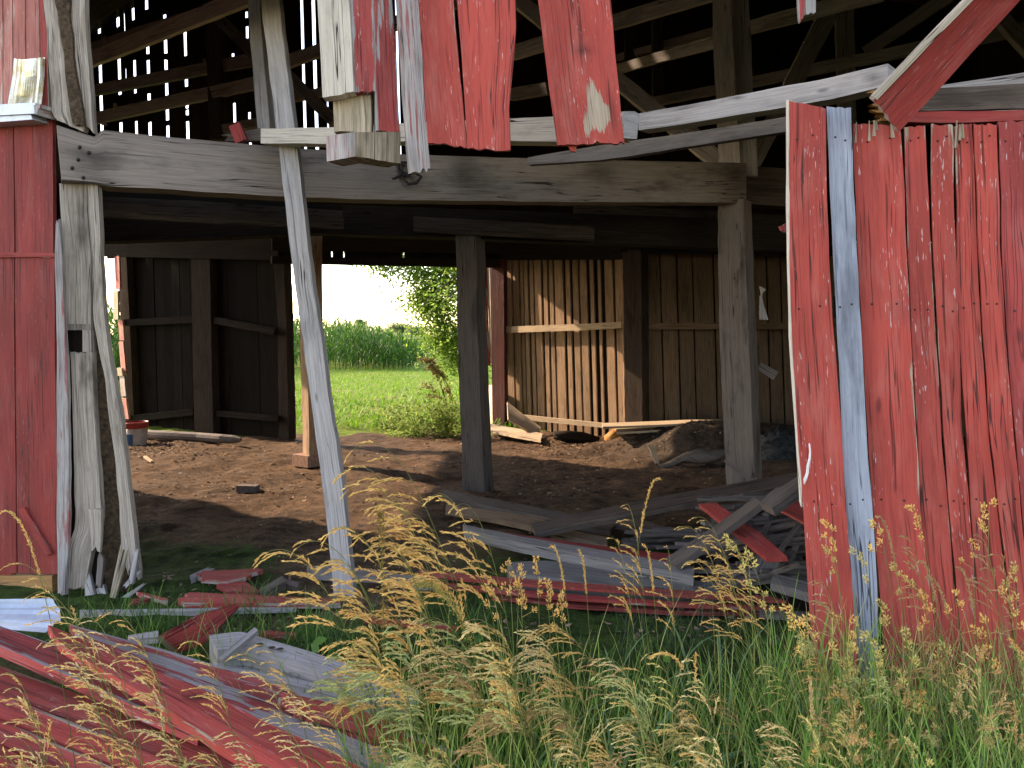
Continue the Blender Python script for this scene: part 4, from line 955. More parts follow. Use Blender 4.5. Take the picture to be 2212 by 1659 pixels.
thing('stacked_board', 'board', 'lowest long red board of the stack, nearest the grass', [(1060,1280),(1250,1299),(1450,1312),(1660,1315)], [(1060,1288),(1250,1308),(1450,1321),(1650,1324)], 'red', .022, (.04,.04), None, RS, m=5, wear=.2, tone=.75)
thing('stacked_board', 'board', 'thin bare brown board edge poking out beyond the right end of the red stack', [(1640,1316),(1752,1322)], [(1640,1324),(1752,1332)], 'beam', .03, (.08,.08), None, RS, m=3)
thing('plank', 'plank', 'broad grey plank lying behind the foot of the leaning pole', [(655,1226),(690,1222),(800,1228),(940,1250)], [(665,1244),(690,1244),(800,1252),(942,1269)], 'grey', .03, (.05,.05), None, FR, m=6, tone=.62, jag=(.03,.05), en=.01)
thing('red_plank', 'plank', 'red board slanting down through the lath heap', [(1509,1088),(1600,1160),(1655,1204)], [(1548,1086),(1640,1150),(1700,1202)], 'red_dark', .03, (.40,.30), (.42,.32), None, m=5, wear=.12, tone=1.35)
o = slab('red_sheet', np.array([P(1645,1083,5.6), P(1690,1082,5.55), P(1760,1084,5.5)]), np.array([P(1646,1085,5.55), P(1690,1104,5.3), P(1760,1142,5.0)]), .015, M['red'], None, None, m=4, wear=.05, tone=.85, en=.01)
tag(o, 'thin red sheet with a saw-toothed lower edge jutting from behind the red wall', 'sheet')
thing('plank', 'plank', 'broad grey plank slanting up to the right behind the red slanting board', [(1438,1206),(1540,1138),(1630,1074)], [(1460,1222),(1556,1152),(1646,1086)], 'beam', .04, (.22,.55), None, FR, m=5, tone=.75)
thing('plank', 'plank', 'grey plank topmost of the heap, running behind the red wall', [(1640,1084),(1690,1050),(1750,1010)], [(1668,1098),(1712,1066),(1770,1030)], 'beam', .05, (.60,.75), None, FR, m=5, tone=.8)
o = slab('grey_stub', np.array([P(1597,1268,4.75), P(1614,1230,4.8), P(1634,1198,4.9)]), np.array([P(1658,1282,4.68), P(1672,1240,4.75), P(1690,1192,4.85)]), .05, M['greydark'], None, None, m=6, tone=.8, jag=(.01,.01))
tag(o, 'stubby grey plank end standing in front of the lath heap', 'plank')
thing('plank', 'plank', 'flat grey plank end tucked beneath the red wall board', [(1672,1238),(1760,1262)], [(1664,1256),(1756,1284)], 'greydark', .05, (.18,.18), None, FR, m=4, tone=.7)
# lath heap: a few dozen short sticks
laths = []
def lath(mesh_i, p, ang, tilt, roll):
    o = laths[mesh_i]
    if o.get('used'):
        o = o.copy(); COL.objects.link(o)
    o['used'] = 1
    o.location = p; o.rotation_euler = (roll, tilt, ang)
    return o
for i in range(5):
    w = random.uniform(.025, .045); ln = random.uniform(.35, .62)
    b = MB(); b.box((-ln/2, 0, 0), (ln/2, 0, 0), w, .022, m=2, n=6, en=.003, jag=(.01,.012), tone=random.uniform(.75, 1.3))
    o = b.build('lath', M['beam'], None, origin=(0, 0, 0))
    tag(o, 'short grey-brown lath in the jumbled heap behind the red wall', 'lath', 'laths heaped behind the red wall')
    laths.append(o)
cnt = 0
for k in range(110):
    px = random.uniform(1545, 1735); py = random.uniform(1075, 1262)
    Y = 5.9 - 1.2 * (py - 1075) / 190 + random.uniform(-.15, .15)
    p = P(px, py, Y)
    if p[2] < .02: continue
    lath(k % 5, p, random.choice([0.15, -.3, 1.0, .5]) + random.gauss(0, .2), random.gauss(-.08, .14), random.uniform(-.3, .3)); cnt += 1
for k in range(22):
    px = random.uniform(1418, 1505); py = random.uniform(1146, 1192)
    p = P(px, py, 5.75 + random.uniform(-.1, .1)); p[2] = max(p[2], .03)
    lath(k % 5, p, random.gauss(.1, .12), random.gauss(0, .06), random.uniform(-.4, .4))
for o in bpy.data.objects:
    if 'used' in o: del o['used']
# black filler slab added under the heap so no sky shows through
thing('plank', 'plank', 'black filler slab added at the bottom of the lath heap', [(1500,1200),(1760,1200)], [(1500,1270),(1760,1290)], 'black', .10, (.10,.10), None, FR, m=4)

# ------------------------------------------------------------------ things on the barn floor
def lathe(prof, c, nseg=28):
    V = []; F = []
    for r, z in prof:
        for j in range(nseg):
            a = 6.28318 * j / nseg
            V.append((c[0] + r * math.cos(a), c[1] + r * math.sin(a), c[2] + z))
    for i in range(len(prof) - 1):
        for j in range(nseg):
            F.append([i*nseg+j, i*nseg+(j+1) % nseg, (i+1)*nseg+(j+1) % nseg, (i+1)*nseg+j])
    return np.array(V), [np.array(F)]
bc = Gz(293, 957); bc[2] = on_ground(bc[0], bc[1])
bk = empty('bucket', bc, 'dirty white plastic bucket with a red rim and blue label by the dark panel', 'bucket')
V, F = lathe([(.001,.004),(.145,.0),(.150,.02),(.168,.30),(.160,.30),(.142,.02),(.001,.02)], bc); obj('body', V, F, M['bucket'], bk, smooth=True)
V, F = lathe([(.169,.27),(.178,.275),(.178,.32),(.183,.325),(.183,.36),(.168,.362),(.165,.27)], bc); obj('rim', V, F, M['bucketred'], bk, smooth=True)
V = []; F = []
for i, z in enumerate((.03, .19)):
    for j in range(9):
        a = -2.30 + .95 * j / 8
        r = .154 + .018 * z / .3
        V.append((bc[0] + r * math.cos(a), bc[1] + r * math.sin(a), bc[2] + z))
obj('label', np.array(V), [np.array([[j, j+1, 10+j, 9+j] for j in range(8)])], M['bucketblue'], bk)
V, F = tube_path([Gz(x, y, .07) for x, y in ((314,938),(370,941),(430,944),(480,948),(505,949),(520,950))], [.07,.072,.07,.07,.062,.03], 10)
tag(obj('log', V, F, M['grey'], smooth=False, attrs={'gc': ('FLOAT_VECTOR', V * 1.0), 'wr': ('FLOAT', np.full(len(V), .3)), 'tn': ('FLOAT', np.full(len(V), .5))}), 'pale round log lying on the floor from the bucket along the dark panel', 'log')
c = Gz(533, 1071)
b = MB(); b.box(c + [-.10, .05, .05], c + [.10, .03, .05], .10, .10, m=3, n=4, en=.004); tag(b.build('brick', M['darkbrick']), 'single dark brick lying alone on the sunlit earth floor', 'brick')
thing('wood_chip', 'chip', 'pale curled wood chip on the floor near the bucket', [(309,985),(326,997)], [(315,983),(331,995)], 'straw', .02, (.03,.03), None, None, m=3, jag=(.02,.02))
thing('floor_plank', 'plank', 'pale plank wedge leaning against the foot of the red jamb', [(1096,868),(1130,895),(1168,922)], [(1098,905),(1130,925),(1166,944)], 'straw', .03, (.5,.16), (.30,.02), None, m=5, tone=.9)
thing('floor_plank', 'plank', 'pale plank lying outside the doorway on the ground', [(1060,915),(1120,926),(1172,936)], [(1060,930),(1120,942),(1168,950)], 'straw', .04, (.10,.10), None, None, m=5, tone=1.05)
thing('floor_plank', 'plank', 'long pale plank on the earth heap below the dim wall', [(1300,914),(1450,908),(1566,904)], [(1302,922),(1450,916),(1566,910)], 'straw', .03, (.36,.42), None, None, m=3, tone=.85)
thing('floor_plank', 'plank', 'second long pale plank, lower on the earth heap', [(1330,924),(1450,917),(1566,912)], [(1332,934),(1450,927),(1566,921)], 'straw', .03, (.28,.36), None, None, m=3, tone=.95)
def blob_log(name, path, rads, mat, label, cat='log'):
    V, F = tube_path(path, rads, 10)
    V = V + np.random.default_rng(len(label)).normal(0, .012, V.shape)
    o = obj(name, V, F, M[mat], smooth=True, attrs={'gc': ('FLOAT_VECTOR', V), 'wr': ('FLOAT', np.full(len(V), .3)), 'tn': ('FLOAT', np.full(len(V), 1.0))})
    return tag(o, label, cat)
blob_log('rotten_log', [P(x, y, 11.0) for x, y in ((1312,955),(1330,945),(1350,940),(1375,934),(1400,930),(1440,928))], [.10,.13,.09,.07,.06,.03], 'orange', 'crumbling orange-brown rotten log in front of the sunlit panel')
blob_log('dark_log', [P(x, y, 11.4) for x, y in ((1198,942),(1230,943),(1260,946),(1294,950))], [.05,.09,.10,.03], 'black', 'blackened stump of log lying below the sunlit panel')  # log in the darkest wood colour
blob_log('root', [P(x, y, 9.4) for x, y in ((1424,1008),(1450,1002),(1480,990),(1510,985),(1540,985),(1570,978))], [.02,.035,.05,.09,.07,.04], 'beam', 'gnarled grey root lying at the foot of the earth heap', 'root')
strip_o = strip('peg', (1404,958), (1421,1003), 11, 9, 9.7, 9.5, .04, M['straw'], None, None, m=3, jag=(.02,.02)); tag(strip_o, 'short pale stick standing upright in the earth heap', 'stick')
strip_o = strip('prop_stick', (1566,994), (1632,1046), 8, 8, 7.2, 6.9, .03, M['beam'], None, None, m=3); tag(strip_o, 'thin grey stick leaning against the foot of the right post', 'stick')
rr = np.random.default_rng(5)
V = []; F = []
nu, nv = 26, 16
for i in range(nv + 1):
    for j in range(nu):
        a = 6.2832 * j / nu; ph = math.pi / 2 * i / nv
        r = math.cos(ph); d = 1 + .16 * math.sin(3 * a + 2 * ph) + .10 * rr.normal()
        V.append((.42 * r * math.cos(a) * d, .30 * r * math.sin(a) * d, .42 * math.sin(ph) * (1 + .06 * rr.normal())))
for i in range(nv):
    for j in range(nu): F.append([i*nu+j, i*nu+(j+1) % nu, (i+1)*nu+(j+1) % nu, (i+1)*nu+j])
o = obj('sack', np.array(V) + Gz(1688, 1003), [np.array(F)], M['cloth'], smooth=True); tag(o, 'slumped dark bluish sack behind the right post', 'sack')
b = MB(); c = P(1652, 1040, 7.2)
b.box(c + [-.05, 0, 0], c + [.06, .05, -.02], .12, .05, m=2, n=3, en=.002); tag(b.build('black_block', M['darkbrick']), 'small black block at the right foot of the post', 'block')
# crumbs and chips on the floor: nobody could count them
V = []; F = []
def chip(p, s):
    k = len(V); e = rng.normal(0, 1, (4, 3)); e /= np.linalg.norm(e, axis=1, keepdims=True)
    for q_ in e: V.append(np.array(p) + q_ * s * np.array([1.3, 1, .5]))
    F.extend([[k, k+1, k+2], [k, k+2, k+3], [k, k+3, k+1], [k+1, k+3, k+2]])
for _ in range(4200):
    px, py = random.choice([(random.gauss(1230, 70), random.gauss(960, 14)), (random.gauss(340, 60), random.gauss(965, 12)), (random.uniform(290, 1300), random.uniform(950, 1090)), (random.uniform(350, 1700), random.uniform(1000, 1400)), (random.gauss(1470, 80), random.gauss(960, 25))])
    if py < 940: continue
    p = Gz(px, py); p[2] = on_ground(p[0], p[1]) + .006
    chip(p, random.uniform(.008, .03))
Vn = np.array(V)
o = obj('wood_crumbs', Vn, [np.array(F)], M['tan'], attrs={'gc': ('FLOAT_VECTOR', Vn * 1.0), 'wr': ('FLOAT', np.full(len(Vn), .3)), 'tn': ('FLOAT', np.repeat(rng.uniform(.4, 1.2, len(Vn) // 4), 4))}, origin=(0, 0, 0))
tag(o, 'crumbs of broken wood and dirt strewn over the barn floor', 'wood crumbs', kind='stuff')
# silo added unseen left of the barn, only to cast shade over the yard
sc = (-10.6, 8.1, 0)
blocker = empty('sun_blocker', sc, 'round grey concrete silo added out of view to shade the yard', 'sun_blocker')
V, F = lathe([(2.1, 0), (2.1, 11.0), (2.2, 11.05)], sc, 40); obj('wall', V, F, M['concrete'], blocker, smooth=True)
V, F = lathe([(2.2, 11.05), (1.9, 11.9), (1.2, 12.6), (.02, 12.9)], sc, 40); obj('roof', V, F, M['tin'], blocker, smooth=True)

# ------------------------------------------------------------------ plants
class GB:
    """vertex-coloured triangles and quads"""
    def __init__(s): s.V, s.T, s.Q, s.C, s.n = [], [], [], [], 0
    def add(s, V, T=None, Q=None, C=None):
        V = np.asarray(V, float).reshape(-1, 3)
        if T is not None and len(T): s.T.append(np.asarray(T) + s.n)
        if Q is not None and len(Q): s.Q.append(np.asarray(Q) + s.n)
        C = np.broadcast_to(np.asarray(C, float), (len(V), 3))
        s.V.append(V); s.C.append(C); s.n += len(V)
    def build(s, name, mat, parent=None, origin=None, smooth=False):
        V = np.concatenate(s.V); C = np.concatenate(s.C)
        C = np.concatenate([np.clip(C, 0, 1), np.ones((len(C), 1))], 1)
        F = ([np.concatenate(s.T)] if s.T else []) + ([np.concatenate(s.Q)] if s.Q else [])
        return obj(name, V, F, mat, parent, {'col': ('FLOAT_COLOR', C)}, smooth, origin)
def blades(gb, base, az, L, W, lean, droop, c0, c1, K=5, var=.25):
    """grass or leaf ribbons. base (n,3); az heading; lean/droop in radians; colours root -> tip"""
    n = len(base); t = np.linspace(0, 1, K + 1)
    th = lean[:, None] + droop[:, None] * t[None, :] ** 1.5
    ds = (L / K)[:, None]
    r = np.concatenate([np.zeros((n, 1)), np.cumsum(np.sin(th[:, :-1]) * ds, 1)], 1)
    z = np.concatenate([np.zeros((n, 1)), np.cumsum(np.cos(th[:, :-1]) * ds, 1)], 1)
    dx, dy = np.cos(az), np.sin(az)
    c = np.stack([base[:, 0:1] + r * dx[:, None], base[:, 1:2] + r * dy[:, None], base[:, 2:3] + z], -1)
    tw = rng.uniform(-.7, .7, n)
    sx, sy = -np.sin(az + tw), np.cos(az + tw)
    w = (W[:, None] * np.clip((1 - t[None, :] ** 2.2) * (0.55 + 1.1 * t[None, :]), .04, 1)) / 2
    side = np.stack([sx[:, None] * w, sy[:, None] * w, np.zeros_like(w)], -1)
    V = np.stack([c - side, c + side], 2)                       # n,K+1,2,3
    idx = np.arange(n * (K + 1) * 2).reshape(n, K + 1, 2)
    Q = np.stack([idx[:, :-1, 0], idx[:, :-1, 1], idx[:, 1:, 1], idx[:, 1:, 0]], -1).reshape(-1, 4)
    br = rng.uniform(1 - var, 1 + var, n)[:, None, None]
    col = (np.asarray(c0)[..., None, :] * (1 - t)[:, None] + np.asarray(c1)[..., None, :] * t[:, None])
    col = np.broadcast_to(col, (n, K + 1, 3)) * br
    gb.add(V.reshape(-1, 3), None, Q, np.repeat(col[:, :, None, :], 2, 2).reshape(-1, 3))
def tube(gb, pth, r0, r1, c0, c1, k=3):
    pth = np.asarray(pth); n = len(pth)
    t = np.gradient(pth, axis=0); t /= np.linalg.norm(t, axis=1, keepdims=True) + 1e-9
    a = np.cross(t, (0.2, 1, 0.1)); a /= np.linalg.norm(a, axis=1, keepdims=True) + 1e-9
    b = np.cross(t, a)
    r = np.linspace(r0, r1, n)[:, None]
    V = np.stack([pth + r * (a * math.cos(6.2832*j/k) + b * math.sin(6.2832*j/k)) for j in range(k)], 1)
    idx = np.arange(n * k).reshape(n, k)
    Q = np.concatenate([np.stack([idx[:-1, j], idx[:-1, (j+1) % k], idx[1:, (j+1) % k], idx[1:, j]], -1) for j in range(k)])
    u = np.linspace(0, 1, n)[:, None, None]
    C = np.asarray(c0) * (1 - u) + np.asarray(c1) * u
    gb.add(V.reshape(-1, 3), None, Q, np.broadcast_to(C, (n, k, 3)).reshape(-1, 3))
OCT = np.array([[0,2,1],[0,3,2],[0,4,3],[0,1,4],[5,1,2],[5,2,3],[5,3,4],[5,4,1]])
def seeds(gb, pos, d, ln, wd, col):
    """elongated seed husks"""
    pos = np.asarray(pos); d = np.asarray(d); n = len(pos)
    if n == 0: return
    d = d / (np.linalg.norm(d, axis=1, keepdims=True) + 1e-9)
    a = np.cross(d, rng.normal(0, 1, (n, 3))); a /= np.linalg.norm(a, axis=1, keepdims=True) + 1e-9
    b = np.cross(d, a)
    ln = np.broadcast_to(ln, (n,))[:, None]; wd = np.broadcast_to(wd, (n,))[:, None] / 2
    m = pos + d * ln * .42
    V = np.stack([pos, m + a*wd, m + b*wd*.7, m - a*wd, m - b*wd*.7, pos + d*ln], 1)
    T = (OCT[None] + (np.arange(n) * 6)[:, None, None]).reshape(-1, 3)
    col = np.broadcast_to(col, (n, 3)) * rng.uniform(.7, 1.25, (n, 1))
    gb.add(V.reshape(-1, 3), T, None, np.repeat(col, 6, 0))
def bezier(B, C, T, n=16):
    t = np.linspace(0, 1, n)[:, None]
    return (1-t)**2 * np.asarray(B) + 2*t*(1-t) * np.asarray(C) + t**2 * np.asarray(T)
GREEN0, GREEN1 = np.array((.055, .13, .025)), np.array((.17, .25, .05))
STEM1 = np.array((.40, .36, .13))
TAN = np.array((.88, .57, .19)); TANG = np.array((.70, .58, .20)); PALE = np.array((.92, .69, .32))
def panicle(gs, gh, curve, kind='A', frac=.42, size=1.0, col=TAN, stemr=.0014):
    """a stalk with its seed head. gs collects the stem, gh the head"""
    curve = np.asarray(curve); n = len(curve)
    tube(gs, curve, stemr * 1.15, stemr * .55, GREEN0 * 1.3, STEM1 * rng.uniform(.8, 1.1))
    tube(gh, curve[int(n * (1 - frac)) - 1:], stemr * .62, stemr * .5, STEM1, col)
    seg = np.linalg.norm(np.diff(curve, axis=0), axis=1); cl = np.concatenate([[0], np.cumsum(seg)]); tot = cl[-1]
    at = lambda s_: np.array([np.interp(s_, cl, curve[:, k]) for k in range(3)])
    down = np.array([0, 0, -1.0])
    pos, dr, ll, ww = [], [], [], []
    if kind == 'A':          # loose drooping panicle
        nb = random.randint(7, 10)
        lee = np.array([-.8, -.1, -.35])
        side0 = random.uniform(0, 6.28)
        for i in range(nb):
            f = i / (nb - 1)
            s_ = tot * (1 - frac * (1 - f) ** 1.1) - .012
            p0 = at(s_); tg = at(min(tot, s_ + .02)) - at(s_ - .02); tg /= np.linalg.norm(tg) + 1e-9
            for q_ in range(2 if f < .55 else 1):
                bl = size * (.125 * (1 - f) ** .8 + .028) * random.uniform(.7, 1.15)
                sd = np.cross(tg, rng.normal(0, 1, 3)); sd /= np.linalg.norm(sd) + 1e-9
                d0 = tg * .8 + sd * random.uniform(.05, .42) + lee * random.uniform(.2, .6)
                d0 /= np.linalg.norm(d0)
                u = np.linspace(0, 1, 5)[:, None]
                br = p0 + d0 * bl * u + down * bl * .38 * u ** 2
                tube(gh, br, .0007, .0004, STEM1, col)
                m = max(3, int(bl / .0068))
                for j in range(m):
                    u_ = .22 + .78 * (j + random.random() * .5) / m
                    pp = p0 + d0 * bl * u_ + down * bl * .38 * u_ ** 2
                    dd = d0 + down * .76 * u_ + rng.normal(0, .17, 3)
                    pos.append(pp); dr.append(dd); ll.append(size * random.uniform(.011, .0155)); ww.append(size * random.uniform(.0032, .0046))
    elif kind == 'B':        # dense lumpy clusters
        ncl = random.randint(4, 6)
        for i in range(ncl):
            f = i / (ncl - 1)
            s_ = tot - (1 - f) ** 1.2 * .085 * size - .004
            p0 = at(s_); tg = at(min(tot, s_ + .02)) - at(s_ - .02); tg /= np.linalg.norm(tg) + 1e-9
            sd = rng.normal(0, 1, 3); sd -= tg * np.dot(sd, tg); sd /= np.linalg.norm(sd)
            off = (.004 + (.030 * (1 - f) if random.random() < .5 else .004)) * size
            cc = p0 + sd * off + tg * off * .5
            tube(gh, np.array([p0, cc]), .0008, .0006, STEM1, col)
            for j in range(22):
                u = rng.normal(0, 1, 3); u /= np.linalg.norm(u)
                pos.append(cc + u * np.array([.0045, .0045, .0045]) * size + tg * random.uniform(-.006, .008) * size); dr.append(tg * .9 + u * .8 + sd * .3)
                ll.append(size * random.uniform(.006, .0095)); ww.append(size * random.uniform(.0028, .0042))
    else:                    # narrow spike
        m = int(frac * tot / .0026)
        for j in range(m):
            s_ = tot - frac * tot * j / m * .55
            p0 = at(s_ - .002); tg = at(min(tot, s_ + .02)) - at(s_ - .02); tg /= np.linalg.norm(tg) + 1e-9
            u = rng.normal(0, 1, 3)
            pos.append(p0); dr.append(tg * 1.0 + u * .32); ll.append(size * random.uniform(.010, .015)); ww.append(size * .0038)
    seeds(gh, pos, dr, np.array(ll), np.array(ww), col)

def stalk_curve(bx, tip, Y, Yt=None, over=.30, up=.55):
    """from the ground below pixel column bx to the tip pixel, rising first and then bending over to it"""
    Yt = Y if Yt is None else Yt
    B = np.array([(bx - CX) * Y / FPX, Y, on_ground((bx - CX) * Y / FPX, Y)])
    T = P(tip[0], tip[1], Yt)
    C = B + (T - B) * np.array([up, .5, 0]); C[2] = T[2] + over * abs(T[0] - B[0]) + .03
    return bezier(B, C, T, 22)
def stalk_thing(name, label, group, cat, curve, **k):
    gs, gh = GB(), GB()
    panicle(gs, gh, curve, **k)
    r = empty(name, curve[0], label, cat, group)
    gs.build('stem', M['plant'], r, origin=curve[0], smooth=True)
    gh.build('seed_head', M['seed'], r, origin=curve[-1])
    return r
# single stalks one can follow by eye, each a thing
G1 = 'arching stalks before the dark opening'; L1 = 'tall golden grass stalk arching left in front of the barn opening'
for tip, bx, Y in (((762,972),1080,2.9), ((735,1022),1040,2.9), ((748,1062),1060,2.85), ((800,1100),1090,2.8), ((848,1120),1100,2.8), ((930,1075),1130,2.75), ((985,1095),1150,2.8),
                   ((560,1204),860,2.7), ((700,1218),900,2.7), ((712,1150),960,2.75), ((810,1190),1010,2.7), ((840,1225),1000,2.65), ((640,1185),930,2.75), ((780,1160),1020,2.8), ((870,1180),1075,2.75)):
    stalk_thing('grass_stalk', L1, G1, 'grass stalk', stalk_curve(bx, tip, Y, Y - .1), col=TAN, size=1.5, stemr=.0017)
G2 = 'upright stalks before the tumbled planks'; L2 = 'slender grass stalk standing fairly upright in front of the tumbled planks'
for tip, bx, Y, kd in (((1424,1036),1330,2.8,'C'), ((1350,1090),1420,2.8,'A'), ((1320,1165),1400,2.75,'A'), ((1190,1182),1260,2.7,'C'), ((1250,1192),1290,2.75,'C'), ((1390,1180),1440,2.7,'C'), ((1440,1185),1470,2.75,'A'),
                       ((1500,1120),1660,2.8,'A'), ((1470,1140),1640,2.8,'A'), ((1520,1160),1670,2.75,'A'), ((1480,1215),1650,2.7,'A'), ((1560,1165),1690,2.7,'A'), ((1545,1235),1665,2.7,'A'), ((1600,1200),1710,2.7,'A')):
    stalk_thing('grass_stalk', L2, G2, 'grass stalk', stalk_curve(bx, tip, Y, Y - .05, over=.15), kind=kd, col=TAN * .95, size=1.0, frac=.36)
G3 = 'lumpy-headed stalks in the middle of the grass'; L3 = 'grass stalk with plump clustered tan heads in the middle of the grass'
for tip, bx in (((1095,1218),1120), ((1125,1232),1110), ((1160,1210),1170), ((1178,1262),1200), ((1060,1270),1100), ((1120,1262),1140), ((1210,1290),1225)):
    stalk_thing('cocksfoot_stalk', L3, G3, 'grass stalk', stalk_curve(bx, tip, 2.5, over=.05), kind='B', col=TAN, size=1.25)
G4 = 'lumpy-headed stalks in front of the right wall'; L4 = 'grass stalk with a plump yellowish head in front of the right red wall'
for tip, bx, sz in (((1782,1132),1850,1.2), ((1888,1130),1960,1.35), ((1965,1098),2060,1.3), ((2138,1088),2130,1.4), ((2100,1170),2110,1.1), ((1785,1185),1860,1.0), ((1850,1190),1930,1.2), ((1810,1330),1880,1.5), ((1702,1322),1800,1.6), ((1740,1340),1810,1.4),
                    ((1570,1165),1690,1.2), ((1612,1195),1640,1.2), ((1640,1275),1690,1.2), ((1990,1290),2010,1.4), ((2060,1290),2090,1.5), ((2170,1280),2160,1.6), ((1930,1225),1985,1.2), ((2200,1230),2190,1.4), ((1900,1300),1950,1.5), ((2130,1350),2140,1.7), ((1960,1370),1980,1.7), ((1835,1400),1850,1.6), ((2040,1400),2060,1.6)):
    stalk_thing('cocksfoot_stalk', L4, G4, 'grass stalk', stalk_curve(bx, tip, random.uniform(2.35, 2.75), over=.12), kind='B', col=(TANG if random.random() < .5 else TAN) * random.uniform(1.0, 1.25), size=sz)
G5 = 'arching stalks in front of the right wall'; L5 = 'reddish golden grass stalk arching in front of the right red wall'
for tip, bx in (((1895,1120),1990), ((1950,1160),2050), ((2110,1160),2200), ((2150,1200),2230), ((2000,1250),2120), ((1985,1215),2080), ((2070,1230),2150), ((1725,1350),1830), ((1760,1255),1870)):
    stalk_thing('grass_stalk', L5, G5, 'grass stalk', stalk_curve(bx, tip, random.uniform(2.4, 2.7), over=.2), kind=random.choice('AC'), col=np.array((.56, .37, .17)), size=1.0, frac=.3)
G6 = 'golden stalks in front of the fallen boards'; L6 = 'tall golden grass stalk standing in front of the fallen red boards'
for tip, bx, Y, kd in (((5,1228),300,2.3,'A'), ((60,1290),330,2.25,'A'), ((95,1320),350,2.2,'A'), ((170,1340),360,2.2,'A'), ((90,1390),330,2.2,'A'), ((140,1400),340,2.2,'A'), ((215,1330),440,2.3,'A'), ((250,1425),430,2.2,'A'), ((280,1410),440,2.2,'A'), ((0,1110),190,2.4,'C'),
                       ((400,1390),560,2.3,'A'), ((540,1400),720,2.4,'A'), ((500,1420),700,2.3,'A'), ((0,1460),160,2.2,'A'), ((20,1490),150,2.1,'A'), ((150,1465),300,2.1,'A'), ((230,1510),360,2.1,'A'), ((40,1560),250,2.0,'A'), ((0,1640),120,1.9,'A'), ((180,1560),380,2.0,'A'),
                       ((150,1600),330,1.95,'A'), ((300,1590),520,2.0,'A'), ((390,1600),600,2.0,'A'), ((470,1590),660,2.05,'A'), ((560,1560),760,2.1,'A'), ((590,1500),790,2.3,'A'), ((650,1530),830,2.2,'A'), ((10,1600),200,1.9,'A'), ((250,1620),420,1.9,'A'), ((430,1640),560,1.9,'A'), ((330,1500),385,2.15,'C')):
    stalk_thing('grass_stalk', L6, G6, 'grass stalk', stalk_curve(bx, tip, Y, over=.28), kind=kd, col=PALE if random.random() < .4 else TAN, size=.95 if Y > 2.15 else .85, frac=.4)
# dock, with brown knobbly seed spikes
for tip, bx, lb in (((900,1265),1130,'yellow-green knobbly weed spike leaning left in the middle of the grass'), ((820,1110),835,'thin brown knobbly weed spike left of the arching stalks')):
    gs, gh = GB(), GB()
    cv = stalk_curve(bx, tip, 2.6, over=.1)
    tube(gs, cv, .0022, .001, GREEN0, STEM1)
    tube(gh, cv[7:], .0016, .001, STEM1, STEM1)
    ps = cv[8:].repeat(26, 0) + rng.normal(0, .008, (14 * 26, 3)); dd = rng.normal(0, 1, ps.shape)
    seeds(gh, ps, dd, .008, .006, np.array((.42, .38, .10)) if bx > 900 else np.array((.34, .22, .06)))
    r = empty('dock_spike', cv[0], lb, 'weed')
    gs.build('stem', M['plant'], r, origin=cv[0], smooth=True); gh.build('seed_head', M['seed'], r, origin=cv[-1])

# the mass of grass
gs, gh = GB(), GB()
def mass(n, xr, yr, Yr, dx, kinds, col, over=.28, size=(.8, 1.1)):
    for _ in range(n):
        Y = random.uniform(*Yr); x = random.uniform(*xr); y = random.uniform(*yr)
        bx = x + random.uniform(*dx)
        c = stalk_curve(bx, (x, y), Y, Y - random.uniform(-.1, .15), over=over * random.uniform(.5, 1.3))
        panicle(gs, gh, c, kind=random.choice(kinds), col=col[random.randrange(len(col))] * random.uniform(.8, 1.15), size=random.uniform(*size), frac=random.uniform(.28, .42))
BRN = np.array((.66, .42, .17)); GRN = np.array((.56, .58, .22))
cl = [TAN, TAN, TANG, PALE, BRN, GRN]
mass(38, (680, 1200), (1320, 1560), (2.35, 2.85), (70, 260), 'AAAA', cl, size=(1.0, 1.4))
mass(24, (1050, 1450), (1400, 1600), (2.2, 2.7), (30, 220), 'AAAC', cl)
mass(28, (760, 1700), (1570, 1680), (2.0, 2.4), (20, 200), 'AAAC', cl)
mass(18, (1400, 1760), (1400, 1640), (2.2, 2.7), (-20, 150), 'AAC', cl)
mass(48, (1720, 2260), (1380, 1640), (2.0, 2.7), (-30, 130), 'ABBC', [TAN, TANG, TANG, PALE, BRN, GRN], .12, (.9, 1.4))
mass(14, (0, 560), (1600, 1700), (1.8, 2.0), (40, 200), 'A', cl)
o = gs.build('tall_grass_stems', M['plant'], None, origin=(0, 0, 0), smooth=True)
tag(o, 'green and straw coloured stems of the tall grass in front of the barn', 'tall grass', kind='stuff')
o = gh.build('tall_grass_heads', M['seed'], None, origin=(0, 0, 0))
tag(o, 'mass of tan seed heads of the tall grass in front of the barn', 'tall grass', kind='stuff')
# blades
def scatter(n, px, py):
    """n ground points below an image region"""
    x = rng.uniform(*px, n); y = rng.uniform(*py, n)
    Y = EYE * FPX / (y - HY); X = (x - CX) * Y / FPX
    return np.stack([X, Y, ground_z(X, Y)], -1)
gb = GB()
def field(n, px, py, L, W, lean=(.05, .45), droop=(.2, 1.5), c0=GREEN0, c1=GREEN1, az=None, keep=None, K=5):
    b = scatter(n, px, py)
    if keep is not None: b = b[keep(b)]
    n = len(b)
    blades(gb, b, rng.uniform(0, 6.28, n) if az is None else rng.normal(az, .9, n), rng.uniform(*L, n), rng.uniform(*W, n), rng.uniform(*lean, n), rng.uniform(*droop, n), c0, c1, K)
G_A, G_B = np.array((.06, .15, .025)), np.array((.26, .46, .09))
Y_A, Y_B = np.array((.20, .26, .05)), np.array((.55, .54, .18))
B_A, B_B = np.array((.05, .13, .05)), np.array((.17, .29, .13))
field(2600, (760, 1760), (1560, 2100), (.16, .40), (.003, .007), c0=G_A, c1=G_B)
field(1500, (1650, 2400), (1500, 2100), (.3, .6), (.003, .008), c0=G_A, c1=G_B)
